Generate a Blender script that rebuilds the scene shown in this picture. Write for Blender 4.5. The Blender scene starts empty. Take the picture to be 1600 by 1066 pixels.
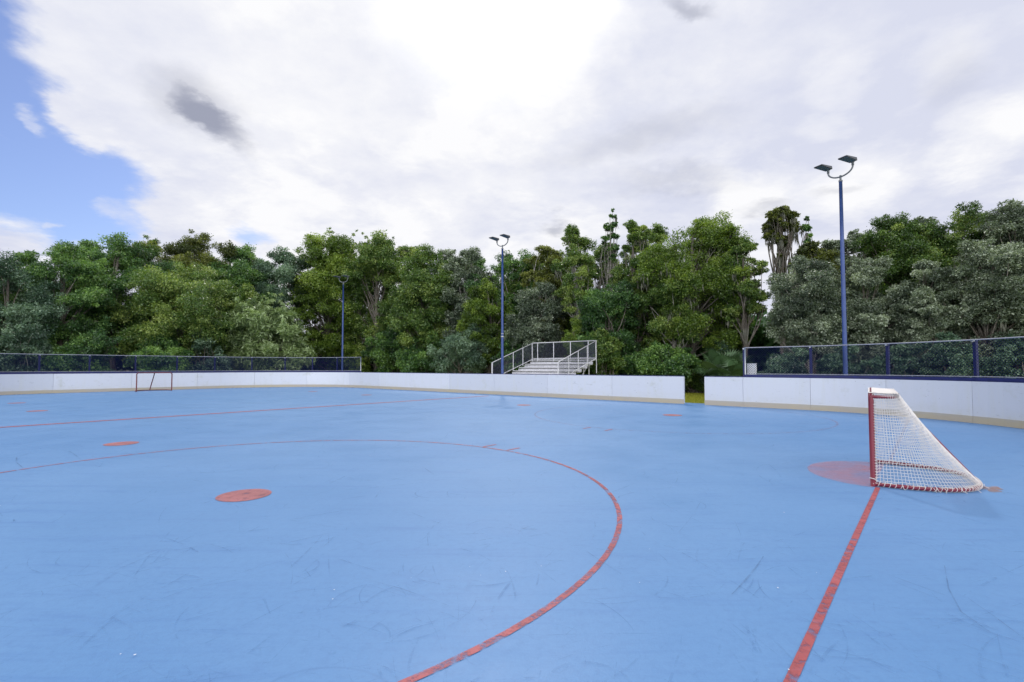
import bpy, math, random
import numpy as np
from mathutils import Vector, Matrix

random.seed(7)
RNG = np.random.default_rng(11)
scene = bpy.context.scene
COL = scene.collection

# ------------------------------------------------------------------ survey
# Rink frame: n runs along the rink, t across it; camera stands above (0,0).
NX, NY = -0.7578, 0.6525
TX, TY = 0.6525, 0.7578
F = 762.0          # focal length in photo pixels
HV = 574.0         # horizon row in the photo


def R(n, t, z=0.0):
    return Vector((n * NX + t * TX, n * NY + t * TY, z))


def ray_n(u, n):
    """Ground point seen at photo column u on the line n = const."""
    k = (u - 800) / F
    y = n / (k * NX + NY)
    return Vector((k * y, y, 0))


def ray_t(u, t):
    k = (u - 800) / F
    y = t / (k * TX + TY)
    return Vector((k * y, y, 0))


def ray_y(u, y):
    return Vector(((u - 800) / F * y, y, 0))


def height_at(v, y):
    return 1.5 + (HV - v) * y / F


# ------------------------------------------------------------------ helpers
def link(o):
    COL.objects.link(o)
    return o


class MB:
    """Collects boxes, tubes and strips; build() links them as one mesh."""

    def __init__(self):
        self.v, self.f, self.sm = [], [], []

    def quadbox(self, p):
        b = len(self.v)
        self.v += [tuple(q) for q in p]
        for q in ((0, 3, 2, 1), (4, 5, 6, 7), (0, 1, 5, 4), (1, 2, 6, 5), (2, 3, 7, 6), (3, 0, 4, 7)):
            self.f.append(tuple(b + i for i in q))
            self.sm.append(False)

    def box(self, c, ax, ay, az):
        c, ax, ay, az = Vector(c), Vector(ax), Vector(ay), Vector(az)
        self.quadbox([c - ax - ay - az, c + ax - ay - az, c + ax + ay - az, c - ax + ay - az,
                      c - ax - ay + az, c + ax - ay + az, c + ax + ay + az, c - ax + ay + az])

    def bar(self, a, b, w, h, up=(0, 0, 1)):
        """Rectangular bar from a to b, w wide and h high."""
        a, b, up = Vector(a), Vector(b), Vector(up)
        d = (b - a)
        s = d.cross(up).normalized()
        u = s.cross(d).normalized()
        self.box((a + b) / 2, d / 2, s * w / 2, u * h / 2)

    def tube(self, pts, rad, sides=8, closed=False, caps=True):
        pts = [Vector(p) for p in pts]
        n = len(pts)
        rads = rad if isinstance(rad, (list, tuple)) else [rad] * n
        base = len(self.v)
        ref = None
        for i in range(n):
            if closed:
                d = pts[(i + 1) % n] - pts[i - 1]
            else:
                d = pts[min(i + 1, n - 1)] - pts[max(i - 1, 0)]
            d.normalize()
            if ref is None:
                ref = Vector((0, 0, 1)) if abs(d.z) < 0.9 else Vector((1, 0, 0))
            s = d.cross(ref)
            if s.length < 1e-6:
                s = d.orthogonal()
            s.normalize()
            u = s.cross(d).normalized()
            ref = u
            for k in range(sides):
                a = 2 * math.pi * k / sides
                self.v.append(tuple(pts[i] + (s * math.cos(a) + u * math.sin(a)) * rads[i]))
        m = n if closed else n - 1
        for i in range(m):
            j = (i + 1) % n
            for k in range(sides):
                k2 = (k + 1) % sides
                self.f.append((base + i * sides + k, base + i * sides + k2, base + j * sides + k2, base + j * sides + k))
                self.sm.append(sides > 4)
        if caps and not closed:
            self.f.append(tuple(base + k for k in range(sides)))
            self.f.append(tuple(base + (n - 1) * sides + k for k in reversed(range(sides))))
            self.sm += [False, False]

    def poly(self, pts):
        b = len(self.v)
        self.v += [tuple(p) for p in pts]
        self.f.append(tuple(range(b, b + len(pts))))
        self.sm.append(False)

    def strip(self, left, right):
        b = len(self.v)
        for l, r in zip(left, right):
            self.v += [tuple(l), tuple(r)]
        for i in range(len(left) - 1):
            k = b + 2 * i
            self.f.append((k + 1, k, k + 2, k + 3))
            self.sm.append(False)

    def build(self, name, mat, parent=None, origin=None, bevel=0.0):
        me = bpy.data.meshes.new(name)
        o = Vector(origin) if origin is not None else Vector((0, 0, 0))
        me.from_pydata([tuple(Vector(p) - o) for p in self.v], [], self.f)
        me.polygons.foreach_set('use_smooth', self.sm)
        me.materials.append(mat)
        me.update()
        ob = link(bpy.data.objects.new(name, me))
        if parent is not None:
            ob.parent = parent
            # parts are given in world coordinates: take the thing's place off
            ob.location = o - parent_loc(parent)
        else:
            ob.location = o
        if bevel:
            m = ob.modifiers.new('bevel', 'BEVEL')
            m.width = bevel
            m.segments = 2
            m.limit_method = 'ANGLE'
        return ob


def parent_loc(p):
    l = Vector((0, 0, 0))
    while p is not None:
        l += p.location
        p = p.parent
    return l


def tag(o, label=None, cat=None, group=None, kind=None):
    if label:
        o['label'] = label
    if cat:
        o['category'] = cat
    if group:
        o['group'] = group
    if kind:
        o['kind'] = kind
    return o


def empty(name, loc):
    o = link(bpy.data.objects.new(name, None))
    o.empty_display_size = 0.2
    o.location = loc
    return o


# ------------------------------------------------------------------ materials
class NT:
    def __init__(self, tree):
        self.t = tree
        tree.nodes.clear()

    def n(self, kind, **kw):
        nd = self.t.nodes.new(kind)
        for k, v in kw.items():
            setattr(nd, k, v)
        return nd

    def put(self, sock, val):
        if isinstance(val, bpy.types.NodeSocket):
            self.t.links.new(val, sock)
        elif val is not None:
            if isinstance(val, tuple) and len(val) == 3 and sock.type == 'RGBA':
                val = val + (1,)
            sock.default_value = val

    def math(self, op, a, b=None, c=None, clamp=False):
        nd = self.n('ShaderNodeMath', operation=op)
        nd.use_clamp = clamp
        self.put(nd.inputs[0], a)
        self.put(nd.inputs[1], b)
        self.put(nd.inputs[2], c)
        return nd.outputs[0]

    def vec(self, op, a, b=None, out=0, scale=None):
        nd = self.n('ShaderNodeVectorMath', operation=op)
        self.put(nd.inputs[0], a)
        self.put(nd.inputs[1], b)
        if scale is not None:
            self.put(nd.inputs['Scale'], scale)
        return nd.outputs['Value'] if op in ('DOT_PRODUCT', 'LENGTH', 'DISTANCE') else nd.outputs[0]

    def noise(self, vec, scale, detail=4, rough=0.55, dist=0.0, color=False):
        nd = self.n('ShaderNodeTexNoise')
        self.put(nd.inputs['Vector'], vec)
        nd.inputs['Scale'].default_value = scale
        nd.inputs['Detail'].default_value = detail
        nd.inputs['Roughness'].default_value = rough
        nd.inputs['Distortion'].default_value = dist
        return nd.outputs['Color' if color else 0]

    def rng(self, val, a, b, c=0.0, d=1.0, smooth=True):
        nd = self.n('ShaderNodeMapRange')
        nd.interpolation_type = 'SMOOTHSTEP' if smooth else 'LINEAR'
        self.put(nd.inputs[0], val)
        for i, x in enumerate((a, b, c, d)):
            self.put(nd.inputs[i + 1], x)
        return nd.outputs[0]

    def mix(self, fac, a, b, blend='MIX'):
        nd = self.n('ShaderNodeMix', data_type='RGBA', blend_type=blend)
        self.put(nd.inputs['Factor'], fac)
        self.put(nd.inputs[6], a)
        self.put(nd.inputs[7], b)
        return nd.outputs[2]

    def mapping(self, vec, scale=(1, 1, 1), rot=(0, 0, 0)):
        nd = self.n('ShaderNodeMapping')
        self.put(nd.inputs['Vector'], vec)
        nd.inputs['Scale'].default_value = scale
        nd.inputs['Rotation'].default_value = rot
        return nd.outputs[0]

    def sep(self, vec):
        nd = self.n('ShaderNodeSeparateXYZ')
        self.put(nd.inputs[0], vec)
        return nd.outputs

    def pos(self):
        return self.n('ShaderNodeNewGeometry').outputs['Position']

    def principled(self, col, rough=0.6, metal=0.0, spec=0.5, bump=None, bump_d=0.01, normal=None):
        p = self.n('ShaderNodeBsdfPrincipled')
        self.put(p.inputs['Base Color'], col)
        self.put(p.inputs['Roughness'], rough)
        self.put(p.inputs['Metallic'], metal)
        self.put(p.inputs['Specular IOR Level'], spec)
        if bump is not None:
            b = self.n('ShaderNodeBump')
            b.inputs['Distance'].default_value = bump_d
            b.inputs['Strength'].default_value = 1.0
            self.put(b.inputs['Height'], bump)
            self.put(p.inputs['Normal'], b.outputs[0])
        return p.outputs[0]

    def mixs(self, fac, a, b):
        nd = self.n('ShaderNodeMixShader')
        self.put(nd.inputs[0], fac)
        self.put(nd.inputs[1], a)
        self.put(nd.inputs[2], b)
        return nd.outputs[0]

    def out(self, sh):
        o = self.n('ShaderNodeOutputMaterial')
        self.t.links.new(sh, o.inputs['Surface'])


def mat(name, fn):
    m = bpy.data.materials.new(name)
    m.use_nodes = True
    nt = NT(m.node_tree)
    nt.out(fn(nt))
    return m


def m_floor(nt):
    p = nt.pos()
    big = nt.noise(p, 0.13, 3, 0.5)
    mid = nt.noise(p, 0.9, 5, 0.6)
    a1 = nt.noise(nt.mapping(p, (0.35, 4.0, 1), (0, 0, 0.7)), 1.6, 5, 0.65, 0.6)
    a2 = nt.noise(nt.mapping(p, (0.3, 5.0, 1), (0, 0, -0.5)), 1.9, 5, 0.65, 0.8)
    a3 = nt.noise(nt.mapping(p, (0.4, 6.0, 1), (0, 0, 2.0)), 1.3, 6, 0.7, 1.2)
    fine = nt.noise(p, 60, 3, 0.7)
    c = nt.mix(nt.rng(big, 0.3, 0.7), (0.092, 0.220, 0.438), (0.129, 0.262, 0.475))
    c = nt.mix(nt.rng(mid, 0.35, 0.75, 0.0, 0.35), c, (0.142, 0.27, 0.47))
    for a, k in ((a1, 0.34), (a2, 0.3), (a3, 0.3)):
        c = nt.mix(nt.rng(a, 0.53, 0.74, 0.0, k), c, (0.068, 0.160, 0.376))
    c = nt.mix(nt.rng(nt.noise(p, 7, 5, 0.7), 0.6, 0.78, 0, 0.25), c, (0.072, 0.160, 0.360))
    c = nt.mix(nt.rng(fine, 0.3, 0.7, 0.0, 0.16), c, (0.080, 0.168, 0.360))
    c = nt.mix(nt.rng(nt.noise(p, 16, 7, 0.78), 0.42, 0.72, 0.0, 0.30), c, (0.068, 0.15, 0.33))
    for sc, di, wd, rot, k in ((0.55, 1.4, 0.006, 0.3, 0.30), (1.1, 2.2, 0.008, 1.4, 0.26), (0.35, 0.8, 0.003, 2.2, 0.32), (2.3, 1.5, 0.012, 0.8, 0.2)):
        rv = nt.mapping(p, (1, 1.6, 1), (0, 0, rot))
        rd = nt.math('ABSOLUTE', nt.math('SUBTRACT', nt.noise(rv, sc, 0.6, 0.4, di), 0.5))
        gate = nt.rng(nt.noise(rv, sc * 1.7 + 0.4, 4, 0.65), 0.5, 0.66, 0.0, k)
        c = nt.mix(nt.math('MULTIPLY', nt.rng(rd, wd, wd * 0.2), gate), c, (0.06, 0.14, 0.31))
    sp = nt.noise(p, 28, 2, 0.6)
    c = nt.mix(nt.rng(sp, 0.76, 0.80, 0.0, 0.6), c, (0.05, 0.1, 0.2))
    rough = nt.rng(mid, 0.3, 0.7, 0.42, 0.56)
    return nt.principled(c, rough, 0, 0.3, fine, 0.0012)


def m_paint(col, wear=0.5, lo=0.5, hi=0.66):
    def fn(nt):
        p = nt.pos()
        w = nt.noise(p, 9, 6, 0.75)
        s = nt.noise(nt.mapping(p, (1, 9, 1), (0, 0, 0.9)), 3.0, 5, 0.7, 0.7)
        c = nt.mix(nt.rng(nt.noise(p, 3, 4), 0.3, 0.7), col, tuple(x * 0.75 for x in col))
        c = nt.mix(nt.rng(s, 0.5, 0.7, 0, 0.4), c, (0.42, 0.2, 0.28))
        sh = nt.principled(c, 0.55, 0, 0.3)
        tr = nt.n('ShaderNodeBsdfTransparent').outputs[0]
        f = nt.math('MAXIMUM', nt.rng(w, lo, hi, 0, wear), nt.rng(s, 0.58, 0.74, 0, wear))
        return nt.mixs(f, sh, tr)
    return fn


def m_faded(col, alpha, scale=1.2):
    def fn(nt):
        p = nt.pos()
        w = nt.noise(p, scale, 6, 0.7)
        w2 = nt.noise(p, 14, 5, 0.75)
        sh = nt.principled(col, 0.6, 0, 0.25)
        tr = nt.n('ShaderNodeBsdfTransparent').outputs[0]
        f = nt.math('ADD', nt.rng(w, 0.25, 0.75, 1 - alpha - 0.2, 1 - alpha + 0.25), nt.rng(w2, 0.5, 0.8, 0, 0.25), clamp=True)
        return nt.mixs(f, sh, tr)
    return fn


def m_board(nt):
    p = nt.pos()
    z = nt.sep(p)[2]
    ri = nt.n('ShaderNodeObjectInfo').outputs['Random']
    streak = nt.noise(nt.mapping(p, (5, 5, 0.35)), 1.0, 5, 0.65)
    blot = nt.noise(p, 1.7, 6, 0.7)
    scuff = nt.noise(nt.mapping(p, (2.2, 2.2, 9)), 1.2, 5, 0.7, 0.8)
    c = nt.mix(ri, (0.61, 0.625, 0.68), (0.525, 0.545, 0.605))
    c = nt.mix(nt.rng(streak, 0.5, 0.75, 0, 0.45), c, (0.55, 0.56, 0.55))
    c = nt.mix(nt.rng(blot, 0.57, 0.74, 0, 0.6), c, (0.45, 0.46, 0.42))
    c = nt.mix(nt.rng(scuff, 0.60, 0.74, 0, 0.6), c, (0.33, 0.34, 0.36))
    mk = nt.noise(nt.mapping(p, (6, 6, 16)), 1.3, 3, 0.5, 0.3)
    c = nt.mix(nt.rng(mk, 0.70, 0.76, 0, 0.7), c, (0.2, 0.2, 0.22))
    low = nt.rng(z, 0.55, 0.2, 0, 0.3)
    c = nt.mix(nt.math('MULTIPLY', low, nt.rng(blot, 0.35, 0.6)), c, (0.5, 0.5, 0.46))
    return nt.principled(c, 0.42, 0, 0.35, blot, 0.002)


def m_kick(nt):
    p = nt.pos()
    z = nt.sep(p)[2]
    a = nt.noise(p, 0.45, 4, 0.6)
    b = nt.noise(nt.mapping(p, (1, 1, 14)), 2.5, 6, 0.7, 0.5)
    c = nt.mix(nt.rng(a, 0.35, 0.65), (0.40, 0.35, 0.295), (0.43, 0.37, 0.26))
    c = nt.mix(nt.rng(b, 0.42, 0.66, 0, 0.7), c, (0.39, 0.35, 0.29))
    c = nt.mix(nt.math('MULTIPLY', nt.rng(z, 0.10, 0.19, 0, 0.75), nt.rng(nt.noise(p, 1.1, 4, 0.6), 0.3, 0.6)), c, (0.38, 0.37, 0.34))
    return nt.principled(c, 0.7, 0, 0.3, b, 0.004)


def m_metalpaint(c1, c2, rough=0.45, scale=6, metal=0.0):
    def fn(nt):
        p = nt.pos()
        w = nt.noise(p, scale, 6, 0.65)
        v = nt.noise(nt.mapping(p, (8, 8, 0.8)), 2.0, 5, 0.6)
        c = nt.mix(nt.rng(w, 0.35, 0.7), c1, c2)
        c = nt.mix(nt.rng(v, 0.55, 0.75, 0, 0.4), c, tuple(x * 0.6 for x in c1))
        return nt.principled(c, nt.rng(w, 0.3, 0.7, rough - 0.1, rough + 0.12), metal, 0.5)
    return fn


def m_bark(c1, c2):
    def fn(nt):
        p = nt.pos()
        a = nt.noise(nt.mapping(p, (9, 9, 1.4)), 1.4, 6, 0.7, 0.6)
        b = nt.noise(p, 1.3, 4, 0.6)
        c = nt.mix(nt.rng(a, 0.35, 0.65), c1, c2)
        c = nt.mix(nt.rng(b, 0.5, 0.7, 0, 0.5), c, (0.22, 0.24, 0.2))
        return nt.principled(c, 0.9, 0, 0.2, a, 0.03)
    return fn


def m_leaf(c0, c1, c2, trans, tw=0.32, rough=0.38, spec=0.6):
    def fn(nt):
        at = nt.n('ShaderNodeAttribute', attribute_name='tint')
        f = at.outputs['Fac']
        c = nt.mix(nt.rng(f, 0.0, 0.5, smooth=False), c0, c1)
        c = nt.mix(nt.rng(f, 0.5, 1.0, smooth=False), c, c2)
        d = nt.principled(c, rough, 0, spec)
        tb = nt.n('ShaderNodeBsdfTranslucent')
        nt.put(tb.inputs['Color'], nt.mix(1.0, c, trans, 'MULTIPLY'))
        return nt.mixs(tw, d, tb.outputs[0])
    return fn


def m_ground(nt):
    p = nt.pos()
    x, y, _ = nt.sep(p)
    n_ = nt.math('ADD', nt.math('MULTIPLY', x, NX), nt.math('MULTIPLY', y, NY))
    t_ = nt.math('ADD', nt.math('MULTIPLY', x, TX), nt.math('MULTIPLY', y, TY))
    w = nt.math('MULTIPLY', nt.math('SUBTRACT', nt.noise(p, 0.5, 5, 0.6), 0.5), 3.0)
    wood = nt.math('MAXIMUM', nt.rng(nt.math('ADD', t_, w), 28.3, 29.2), nt.rng(nt.math('ADD', n_, w), 43.0, 44.5))
    g = nt.mix(nt.noise(p, 1.8, 6, 0.7), (0.19, 0.22, 0.025), (0.30, 0.30, 0.05))
    s = nt.mix(nt.noise(p, 3.5, 6, 0.7), (0.03, 0.024, 0.014), (0.09, 0.07, 0.04))
    return nt.principled(nt.mix(wood, g, s), 0.95, 0, 0.1, nt.noise(p, 25, 4, 0.7), 0.03)


M = {}
M['floor'] = mat('court_paint', m_floor)
M['red'] = mat('red_line_paint', m_paint((0.37, 0.083, 0.088), 0.72, 0.47, 0.66))
M['red_old'] = mat('worn_red_line_paint', m_paint((0.40, 0.15, 0.17), 0.9, 0.27, 0.52))
M['red_ring'] = mat('worn_circle_paint', m_paint((0.375, 0.10, 0.11), 0.82, 0.42, 0.63))
M['dot'] = mat('red_dot_paint', m_paint((0.37, 0.135, 0.14), 0.5, 0.48, 0.7))
M['crease'] = mat('faded_crease_paint', m_faded((0.56, 0.23, 0.24), 0.36))
M['rust'] = mat('rust_stain', m_faded((0.42, 0.19, 0.05), 0.5, 3))
M['scuff'] = mat('rubber_scuff', m_faded((0.080, 0.185, 0.375), 0.06, 2.5))
M['scuff_dark'] = mat('dark_rubber_scuff', m_faded((0.045, 0.085, 0.17), 0.25, 3))
M['chip'] = mat('pale_paint_chip', lambda nt: nt.principled((0.6, 0.62, 0.68), 0.6))
M['board'] = mat('white_board', m_board)
M['kick'] = mat('yellowed_kick_strip', m_kick)
M['navy'] = mat('navy_painted_steel', m_metalpaint((0.005, 0.008, 0.075), (0.009, 0.014, 0.11), 0.5))
M['navy_wire'] = mat('navy_vinyl_wire', lambda nt: nt.principled((0.007, 0.012, 0.055), 0.8, 0, 0.12))
M['galv'] = mat('galvanised_steel', m_metalpaint((0.42, 0.43, 0.46), (0.55, 0.56, 0.58), 0.45, 9, 0.35))
M['rail'] = mat('dull_fence_rail', m_metalpaint((0.22, 0.23, 0.28), (0.28, 0.29, 0.34), 0.55, 9, 0.0))
M['alu'] = mat('weathered_aluminium', m_metalpaint((0.50, 0.50, 0.54), (0.60, 0.60, 0.63), 0.5, 5, 0.0))
M['alu_dark'] = mat('dull_aluminium', m_metalpaint((0.46, 0.46, 0.50), (0.56, 0.56, 0.6), 0.55, 5, 0.0))
M['wire'] = mat('galvanised_wire', m_metalpaint((0.04, 0.05, 0.075), (0.06, 0.07, 0.10), 0.7, 5, 0.0))
M['pole'] = mat('blue_painted_pole', m_metalpaint((0.03, 0.060, 0.20), (0.048, 0.085, 0.26), 0.38, 3))
M['arm'] = mat('grey_lamp_arm', m_metalpaint((0.12, 0.13, 0.15), (0.18, 0.19, 0.21), 0.5))
M['lamp'] = mat('dark_lamp_housing', m_metalpaint((0.04, 0.045, 0.055), (0.065, 0.07, 0.085), 0.4))
M['lens'] = mat('lamp_glass', lambda nt: nt.principled((0.13, 0.17, 0.23), 0.2, 0, 0.6))
M['goal'] = mat('crimson_goal_paint', m_metalpaint((0.135, 0.002, 0.02), (0.17, 0.006, 0.028), 0.42, 8))
M['goal_old'] = mat('dull_red_goal_paint', m_metalpaint((0.12, 0.012, 0.02), (0.08, 0.01, 0.018), 0.5, 8))
M['net'] = mat('white_net_cord', lambda nt: nt.principled(nt.mix(nt.noise(nt.pos(), 5, 4, 0.6), (0.56, 0.52, 0.49), (0.74, 0.71, 0.69)), 0.85, 0, 0.2))
M['box'] = mat('white_box_paint', m_metalpaint((0.70, 0.71, 0.74), (0.78, 0.79, 0.8), 0.45))
M['ground'] = mat('grass_and_litter', m_ground)
M['grass'] = mat('grass_blade', m_leaf((0.20, 0.23, 0.02), (0.30, 0.32, 0.035), (0.42, 0.40, 0.08), (1.2, 1.2, 0.5), 0.3, 0.6, 0.2))
M['bark'] = mat('grey_bark', m_bark((0.09, 0.075, 0.06), (0.2, 0.18, 0.16)))
M['bark_pale'] = mat('pale_bark', m_bark((0.2, 0.18, 0.16), (0.42, 0.4, 0.37)))
M['moss'] = mat('spanish_moss', m_leaf((0.11, 0.115, 0.09), (0.17, 0.175, 0.14), (0.24, 0.24, 0.2), (1, 1, 0.9), 0.3, 0.9, 0.1))
TR = (1.3, 1.35, 0.5)
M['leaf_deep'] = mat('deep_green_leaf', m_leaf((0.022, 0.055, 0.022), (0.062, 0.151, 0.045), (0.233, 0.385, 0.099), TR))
M['leaf_green'] = mat('green_leaf', m_leaf((0.032, 0.071, 0.017), (0.102, 0.188, 0.040), (0.338, 0.419, 0.116), TR))
M['leaf_lime'] = mat('yellow_green_leaf', m_leaf((0.042, 0.078, 0.013), (0.121, 0.205, 0.031), (0.341, 0.443, 0.089), TR, 0.4))
M['leaf_olive'] = mat('olive_brown_leaf', m_leaf((0.035, 0.054, 0.013), (0.124, 0.151, 0.033), (0.308, 0.338, 0.094), TR, 0.4))
M['leaf_grey'] = mat('grey_green_leaf', m_leaf((0.050, 0.072, 0.050), (0.149, 0.195, 0.130), (0.458, 0.520, 0.395), (1.1, 1.2, 0.65), 0.3, 0.38, 0.6))
M['leaf_blue'] = mat('blue_green_leaf', m_leaf((0.029, 0.058, 0.040), (0.084, 0.158, 0.100), (0.280, 0.396, 0.268), (1.1, 1.2, 0.6), 0.3, 0.4, 0.6))
M['leaf_sage'] = mat('sage_leaf', m_leaf((0.098, 0.157, 0.070), (0.238, 0.323, 0.140), (0.410, 0.519, 0.270), (1.1, 1.2, 0.5), 0.35))

# ------------------------------------------------------------------ rink perimeter
N0, N1, T0, T1, RC = -3.2, 38.5, -2.6, 19.8, 7.0
L1 = (N1 - RC) - (N0 + RC)          # far long side
LA = RC * math.pi / 2
L2 = (T1 - RC) - (T0 + RC)          # end


def per(s, off=0.0):
    """Point of the rink edge at s (s = 0 where the far side begins at the near end), pushed off outwards."""
    r = RC + off
    if s < 0:
        a = -s / RC
        if a <= math.pi / 2:
            return N0 + RC - r * math.sin(a), T1 - RC + r * math.cos(a)
        return N0 - off, T1 - RC - (-s - LA)
    if s <= L1:
        return N0 + RC + s, T1 + off
    s -= L1
    if s <= LA:
        a = s / RC
        return N1 - RC + r * math.sin(a), T1 - RC + r * math.cos(a)
    s -= LA
    if s <= L2:
        return N1 + off, T1 - RC - s
    s -= L2
    a = min(s / RC, math.pi / 2)
    return N1 - RC + r * math.cos(a), T0 + RC - r * math.sin(a)


def P(s, off=0.0, z=0.0):
    n, t = per(s, off)
    return R(n, t, z)


def s_of_u(u):
    """Perimeter position seen at photo column u (monotonic: larger s is further left)."""
    lo, hi = -11.0, 56.0
    for _ in range(60):
        m = (lo + hi) / 2
        p = P(m)
        uu = 800 + F * p.x / max(p.y, 0.5)
        if uu > u:
            lo = m
        else:
            hi = m
    return (lo + hi) / 2


def srange(a, b, step):
    k = max(1, int(math.ceil(abs(b - a) / step)))
    return [a + (b - a) * i / k for i in range(k + 1)]


# ------------------------------------------------------------------ ground and rink floor
mb = MB()
mb.poly([(-3000, -3000, -0.06), (3000, -3000, -0.06), (3000, 3000, -0.06), (-3000, 3000, -0.06)])
tag(mb.build('ground', M['ground']), 'grassy ground around the rink running under the trees', 'ground', kind='structure')


def rounded(off, z, seg=14):
    pts = []
    r = RC + off
    for cn, ct, a0 in ((N1 - RC, T1 - RC, 0), (N0 + RC, T1 - RC, 90), (N0 + RC, T0 + RC, 180), (N1 - RC, T0 + RC, 270)):
        for i in range(seg + 1):
            a = math.radians(a0 + 90 * i / seg)
            pts.append(R(cn + r * math.cos(a), ct + r * math.sin(a), z))
    return pts


top = rounded(0.75, 0.0)
bot = rounded(0.75, -0.14)
mb = MB()
# (n, t) is mirrored against (x, y): wind so that the face looks up
mb.poly(top if (top[1] - top[0]).cross(top[20] - top[0]).z > 0 else top[::-1])
for i in range(len(top)):
    j = (i + 1) % len(top)
    mb.poly([top[i], top[j], bot[j], bot[i]])
floor = mb.build('rink_floor', M['floor'])
tag(floor, 'light blue painted rink floor with red hockey markings', 'rink floor', kind='structure')


def ring(n, t, r, w, z, a0=0, a1=360, seg=120):
    L, Rr = [], []
    for i in range(seg + 1):
        a = math.radians(a0 + (a1 - a0) * i / seg)
        L.append(R(n + (r - w / 2) * math.cos(a), t + (r - w / 2) * math.sin(a), z))
        Rr.append(R(n + (r + w / 2) * math.cos(a), t + (r + w / 2) * math.sin(a), z))
    m = MB()
    m.strip(L, Rr)
    return m


def line(n0, t0, n1, t1, w, z, seg=1):
    a, b = R(n0, t0, z), R(n1, t1, z)
    d = (b - a).normalized()
    s = Vector((-d.y, d.x, 0)) * w / 2
    m = MB()
    m.strip([a + (b - a) * i / seg + s for i in range(seg + 1)], [a + (b - a) * i / seg - s for i in range(seg + 1)])
    return m


def disc(n, t, r, z, seg=40, bn=1.0):
    m = MB()
    pts = [R(n + r * bn * math.cos(-2 * math.pi * i / seg), t + r * math.sin(-2 * math.pi * i / seg), z) for i in range(seg)]
    m.poly(pts if (pts[1] - pts[0]).cross(pts[5] - pts[0]).z > 0 else pts[::-1])
    return m


TC = 8.6
Z1 = 0.004
line(17.65, -1.8, 17.65, 18.6, 0.22, Z1).build('centre_line', M['red'], floor)
line(0.55, -1.8, 0.55, TC - 0.96, 0.051, Z1).build('goal_line', M['red'], floor)
line(0.55, TC + 0.96, 0.55, 19.1, 0.051, Z1).build('goal_line', M['red_old'], floor)
line(34.75, -1.0, 34.75, 19.0, 0.051, Z1).build('goal_line', M['red_old'], floor)
CT = (2.33, 14.9)
for n, t in ((6.15, CT[0]), (6.2, CT[1])):
    ring(n, t, 4.3, 0.050, Z1).build('face_off_circle', M['red_ring'] if t < 5 else M['red_old'], floor)
    disc(n, t, 0.29, Z1).build('face_off_dot', M['dot'], floor)
    for sg in (-1, 1):
        for k in (-0.3, 0.3):
            tt = t + sg * 4.34
            if -2 < tt < 19:
                line(n + k, tt, n + k, tt + sg * 0.34, 0.05, Z1).build('hash_mark', M['red'], floor)
for n, t in ((12.1, 2.3), (12.3, 15.0), (23.3, 2.1), (23.2, 14.9), (29.1, 2.0), (29.1, 14.9)):
    disc(n, t, 0.28, Z1).build('face_off_dot', M['dot'], floor)
# crease: faded half disc in front of the near goal
m = MB()
pts = [R(0.60 + 0.86 * math.cos(a), TC + 1.0 * math.sin(a), Z1) for a in [math.radians(-90 + 6 * i) for i in range(31)]]
m.poly(pts if (pts[1] - pts[0]).cross(pts[15] - pts[0]).z > 0 else pts[::-1])
m.build('goal_crease', M['crease'], floor)
m = MB()
pts = []
for i in range(40):
    a = 2 * math.pi * i / 40
    r = 0.105 * (1 + 0.35 * math.sin(3 * a + 1) + 0.2 * math.sin(7 * a))
    pts.append(R(-0.50 + r * 1.1 * math.cos(a), 8.45 + r * 1.5 * math.sin(a), Z1 + .001))
m.poly(pts if (pts[1] - pts[0]).cross(pts[20] - pts[0]).z > 0 else pts[::-1])
m.build('rust_stain', M['rust'], floor)

# scuffs: curved rubber streaks left by skates and sticks
m = MB()
rs = random.Random(5)
zk = 0.0052


def arc_strip(mm, cx, cy, r, a0, a1, w, z, seg=14):
    L, Q = [], []
    for i in range(seg + 1):
        a = a0 + (a1 - a0) * i / seg
        ww = w * (0.25 + 0.75 * math.sin(math.pi * min(max(i / seg, 0.02), 0.98)))
        L.append((cx + (r - ww) * math.cos(a), cy + (r - ww) * math.sin(a), z))
        Q.append((cx + (r + ww) * math.cos(a), cy + (r + ww) * math.sin(a), z))
    mm.strip(L, Q)


for i in range(900):
    y = 2.0 + 13.0 * rs.random() ** 1.7
    x = rs.uniform(-1.1, 1.15) * y
    r = rs.choice([0.25, 0.5, 0.9, 1.6, 3, 6, 14]) * rs.uniform(0.7, 1.4)
    a0 = rs.uniform(0, 6.28)
    ln = rs.uniform(0.3, 1.9) * (0.6 + 0.06 * y)
    da = min(ln / r, 3.6)
    cx, cy = x - r * math.cos(a0 + da / 2), y - r * math.sin(a0 + da / 2)
    arc_strip(m, cx, cy, r, a0, a0 + da, rs.uniform(0.0025, 0.010), zk)
    zk += 0.0000022
tag(m.build('scuff_mark', M['scuff'], floor), kind='stuff')


def gp(u, v):
    """A mark surveyed on the floor from where it lies in the photo."""
    return Vector((1.5 * (u - 800) / (v - HV), 1143.0 / (v - HV), 0))


m = MB()


def streak(mm, pix, w, z):
    pts = [gp(*q) for q in pix]
    L, Q = [], []
    for i, p in enumerate(pts):
        d = (pts[min(i + 1, len(pts) - 1)] - pts[max(i - 1, 0)]).normalized()
        s = Vector((-d.y, d.x, 0)) * w * (0.4 if i in (0, len(pts) - 1) else 1)
        L.append((p.x + s.x, p.y + s.y, z))
        Q.append((p.x - s.x, p.y - s.y, z))
    mm.strip(L, Q)


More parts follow.
